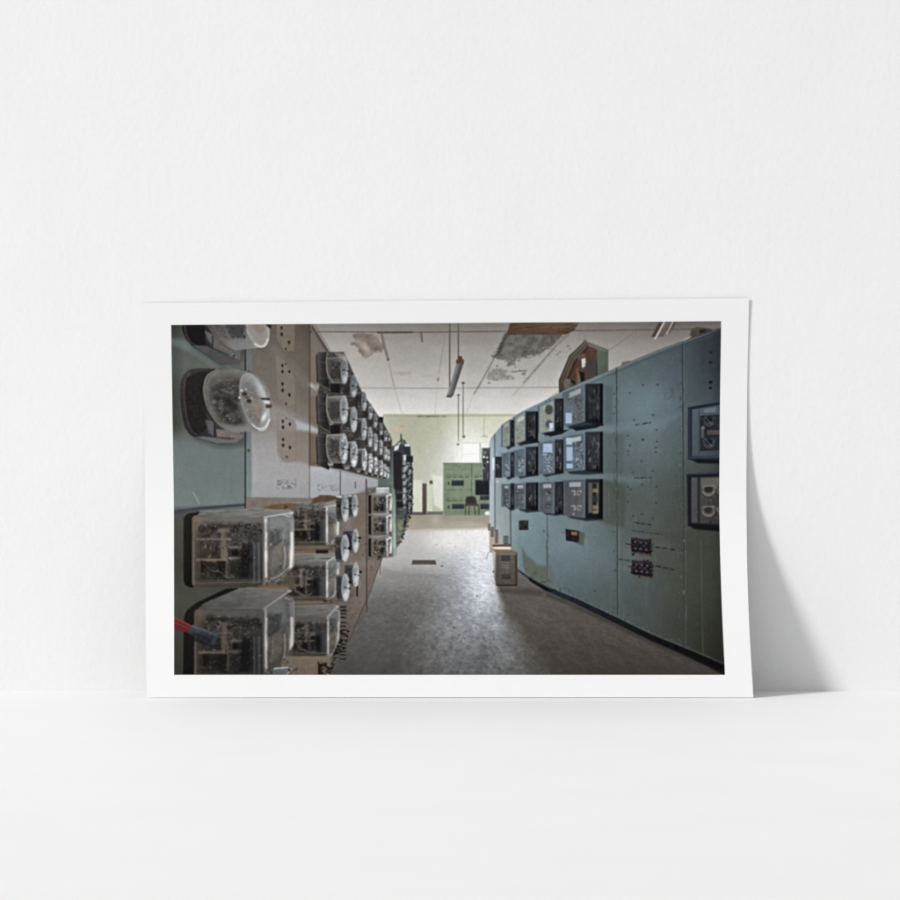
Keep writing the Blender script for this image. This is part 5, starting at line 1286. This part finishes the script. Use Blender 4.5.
M_INK, n, l, b = new_mat('printed_ink')
at = n.new('ShaderNodeAttribute'); at.attribute_name = 'ink'
l.new(at.outputs['Color'], b.inputs['Base Color'])
b.inputs['Roughness'].default_value = .8; b.inputs['Specular IOR Level'].default_value = .04

# ---- the sheet: outline on the wall plane in millimetres (x, y down) and its curl away from the wall
def edge(pts):
    ys = [p[0] for p in pts]; xs = [p[1] for p in pts]
    def f(y):  # smoothed piecewise-linear
        return (np.interp(y, ys, xs) * 2 + np.interp(y - 14, ys, xs) + np.interp(y + 14, ys, xs)) / 4
    return f


E_L = edge([(298, 142.5), (420, 144.3), (520, 145.4), (620, 145.8), (698, 146.6)])
E_R = edge([(298, 749.1), (380, 747.3), (430, 746.8), (490, 746.3), (560, 747), (600, 748.1), (640, 749.9), (680, 752.3), (698, 753.6)])
I_L = edge([(321, 171.1), (410, 172.4), (450, 173.1), (500, 173.9), (600, 174.1), (676, 174.1)])
I_R = edge([(321, 721.1), (400, 719.9), (500, 719.1), (550, 719.9), (600, 721.5), (640, 723.2), (676, 725.1)])
Y_TOP = lambda x: np.interp(x, [142, 200, 450, 749], [303.2, 302.6, 300.4, 298.2])
Y_BOT = lambda x: 697.9 + 0 * x
J_TOP = lambda x: np.interp(x, [171, 260, 400, 545, 640, 721], [325, 324.3, 323.4, 322.4, 321.9, 321.1])
J_BOT = lambda x: 674.8 + 0 * x

# distance of the sheet from the wall against height above the table (mm)
CZ = [0, 12, 30, 51, 76, 103, 125, 148, 172, 197, 230, 262, 300, 340, 372, 400]
CZ = [z + .2 * d for z, d in zip(CZ, [0, 20, 40, 56, 46.5, 37, 28.5, 20.5, 13.6, 8.4, 4.4, 2.4, 1.5, 1.3, 1.7, 2.4])]
CD = [76, 70.5, 63.5, 56, 46.5, 37, 28.5, 20.5, 13.6, 8.4, 4.4, 2.4, 1.5, 1.3, 1.7, 2.4]


def curl(z):
    k = [(np.interp(z + d, CZ, CD)) for d in (-9, -4.5, 0, 4.5, 9)]
    return (k[0] + 2 * k[1] + 3 * k[2] + 2 * k[3] + k[4]) / 9


def to_world(px, py, out=0.):
    """sheet point (mm on the wall plane as measured) -> world, standing off the wall by the curl"""
    z = (691 - py) / 1000.
    X = (px - 450) / 1000.
    d = np.zeros_like(z)
    for _ in range(12):
        k = (CAM_D - d) / CAM_D
        Z = CAM_H + (z - CAM_H) * k
        d = curl(np.maximum(Z, 0) * 1000) / 1000.
    k = (CAM_D - d) / CAM_D
    Z = CAM_H + (z - CAM_H) * k
    return np.stack([X * k, -d - out, Z], -1)


root = bpy.data.objects.new('photo_print', None); scene.collection.objects.link(root)
root.location = (0, -.076, 0); root.empty_display_size = .05
tag(root, 'unframed white-bordered photo print of an old control room, leaning on the white wall', 'photo print')

NU, NV = 90, 120
u, v = np.meshgrid(np.linspace(0, 1, NU), np.linspace(0, 1, NV))


def sheet_pts(u, v, L, R, T, B):
    x = 450 + (u - .5) * 600
    for _ in range(3):
        y = T(x) * (1 - v) + B(x) * v
        x = L(y) * (1 - u) + R(y) * u
    return x, y


x, y = sheet_pts(u, v, E_L, E_R, Y_TOP, Y_BOT)
front = to_world(x, y)
front[..., 2] = np.maximum(front[..., 2], .0006)
back = front + np.array([0, .0006, 0])
off = np.array([0, -.076, 0])
V = np.concatenate([front.reshape(-1, 3), back.reshape(-1, 3)]) - off
F = [grid_faces(NU, NV, 0, True), grid_faces(NU, NV, NU * NV)]
idx = np.arange(NU * NV).reshape(NV, NU); nb = NU * NV
ring = np.concatenate([idx[0, :], idx[1:, -1], idx[-1, -2::-1], idx[-2:0:-1, 0]])
nx_ = np.roll(ring, -1)
F.append(np.stack([ring, nx_, nx_ + nb, ring + nb], -1))
sheet = mesh_obj('paper_sheet', V, np.concatenate(F), M_PAPER, root, smooth=False)

IU, IV = 1104, 704
u, v = np.meshgrid(np.linspace(0, 1, IU), np.linspace(0, 1, IV))
x, y = sheet_pts(u, v, I_L, I_R, J_TOP, J_BOT)
P = to_world(x, y, .00012).reshape(-1, 3) - off
ink = mesh_obj('printed_picture', P, grid_faces(IU, IV, 0, True), M_INK, root)
fx = np.clip((x - X0) * S - .5, 0, NX - 1.001); fy = np.clip((y - Y0) * S - .5, 0, NY - 1.001)
i0 = fx.astype(int); j0 = fy.astype(int); tx = (fx - i0)[..., None]; ty = (fy - j0)[..., None]
col = (C[j0, i0] * (1 - tx) + C[j0, i0 + 1] * tx) * (1 - ty) + (C[j0 + 1, i0] * (1 - tx) + C[j0 + 1, i0 + 1] * tx) * ty
lin = srgb2lin(col) * .9
rgba = np.ones((IV * IU, 4), np.float32); rgba[:, :3] = lin.reshape(-1, 3)
ca = ink.data.color_attributes.new('ink', 'FLOAT_COLOR', 'POINT')
ca.data.foreach_set('color', rgba.ravel())

# ---- wall and tabletop
def sheet_plane(name, a, b, c, d, mat, lab):
    o = mesh_obj(name, [a, b, c, d], [[0, 1, 2, 3]], mat, smooth=False)
    return tag(o, kind='structure')


sheet_plane('wall', (-3, 0, -.0), (3, 0, -.0), (3, 0, 2.6), (-3, 0, 2.6), M_WALL, '')
sheet_plane('table_surface', (-3, -3.5, 0), (3, -3.5, 0), (3, .004, 0), (-3, .004, 0), M_TOP, '')

# ---- light: one big soft lamp from the front left, white surroundings
def aim(o, t):
    from mathutils import Vector
    o.rotation_euler = (Vector(t) - o.location).to_track_quat('-Z', 'Y').to_euler()


ld = bpy.data.lights.new('studio_lamp', 'AREA'); ld.shape = 'DISK'; ld.size = 4.0; ld.energy = 4850; ld.color = (1, .995, .985)
lo = bpy.data.objects.new('studio_lamp', ld); scene.collection.objects.link(lo)
dirv = np.array([-1.6, -1.0, 1.1]); dirv = dirv / np.linalg.norm(dirv)
lo.location = tuple(np.array([0, 0, .15]) + dirv * 24.); aim(lo, (0, 0, .15))

w = bpy.data.worlds.new('World'); scene.world = w; w.use_nodes = True
bg = w.node_tree.nodes['Background']; bg.inputs['Color'].default_value = (.985, .992, 1, 1); bg.inputs['Strength'].default_value = .5

# ---- camera: level, shifted down so that uprights stay upright
cd = bpy.data.cameras.new('camera'); cam = bpy.data.objects.new('camera', cd); scene.collection.objects.link(cam)
cam.location = (0, -CAM_D, CAM_H); cam.rotation_euler = (math.radians(90), 0, 0)
cd.sensor_width = 36; cd.lens = 36 * CAM_D / .9
cd.shift_y = -((450 - (691 - CAM_H * 1000)) / 900); cd.clip_end = 100
scene.camera = cam
scene.view_settings.view_transform = 'Standard'; scene.view_settings.look = 'None'
scene.view_settings.exposure = 0; scene.view_settings.gamma = 1
scene.render.resolution_x = 1024; scene.render.resolution_y = 1024
scene.cycles.max_bounces = 8
scene.cycles.use_denoising = True
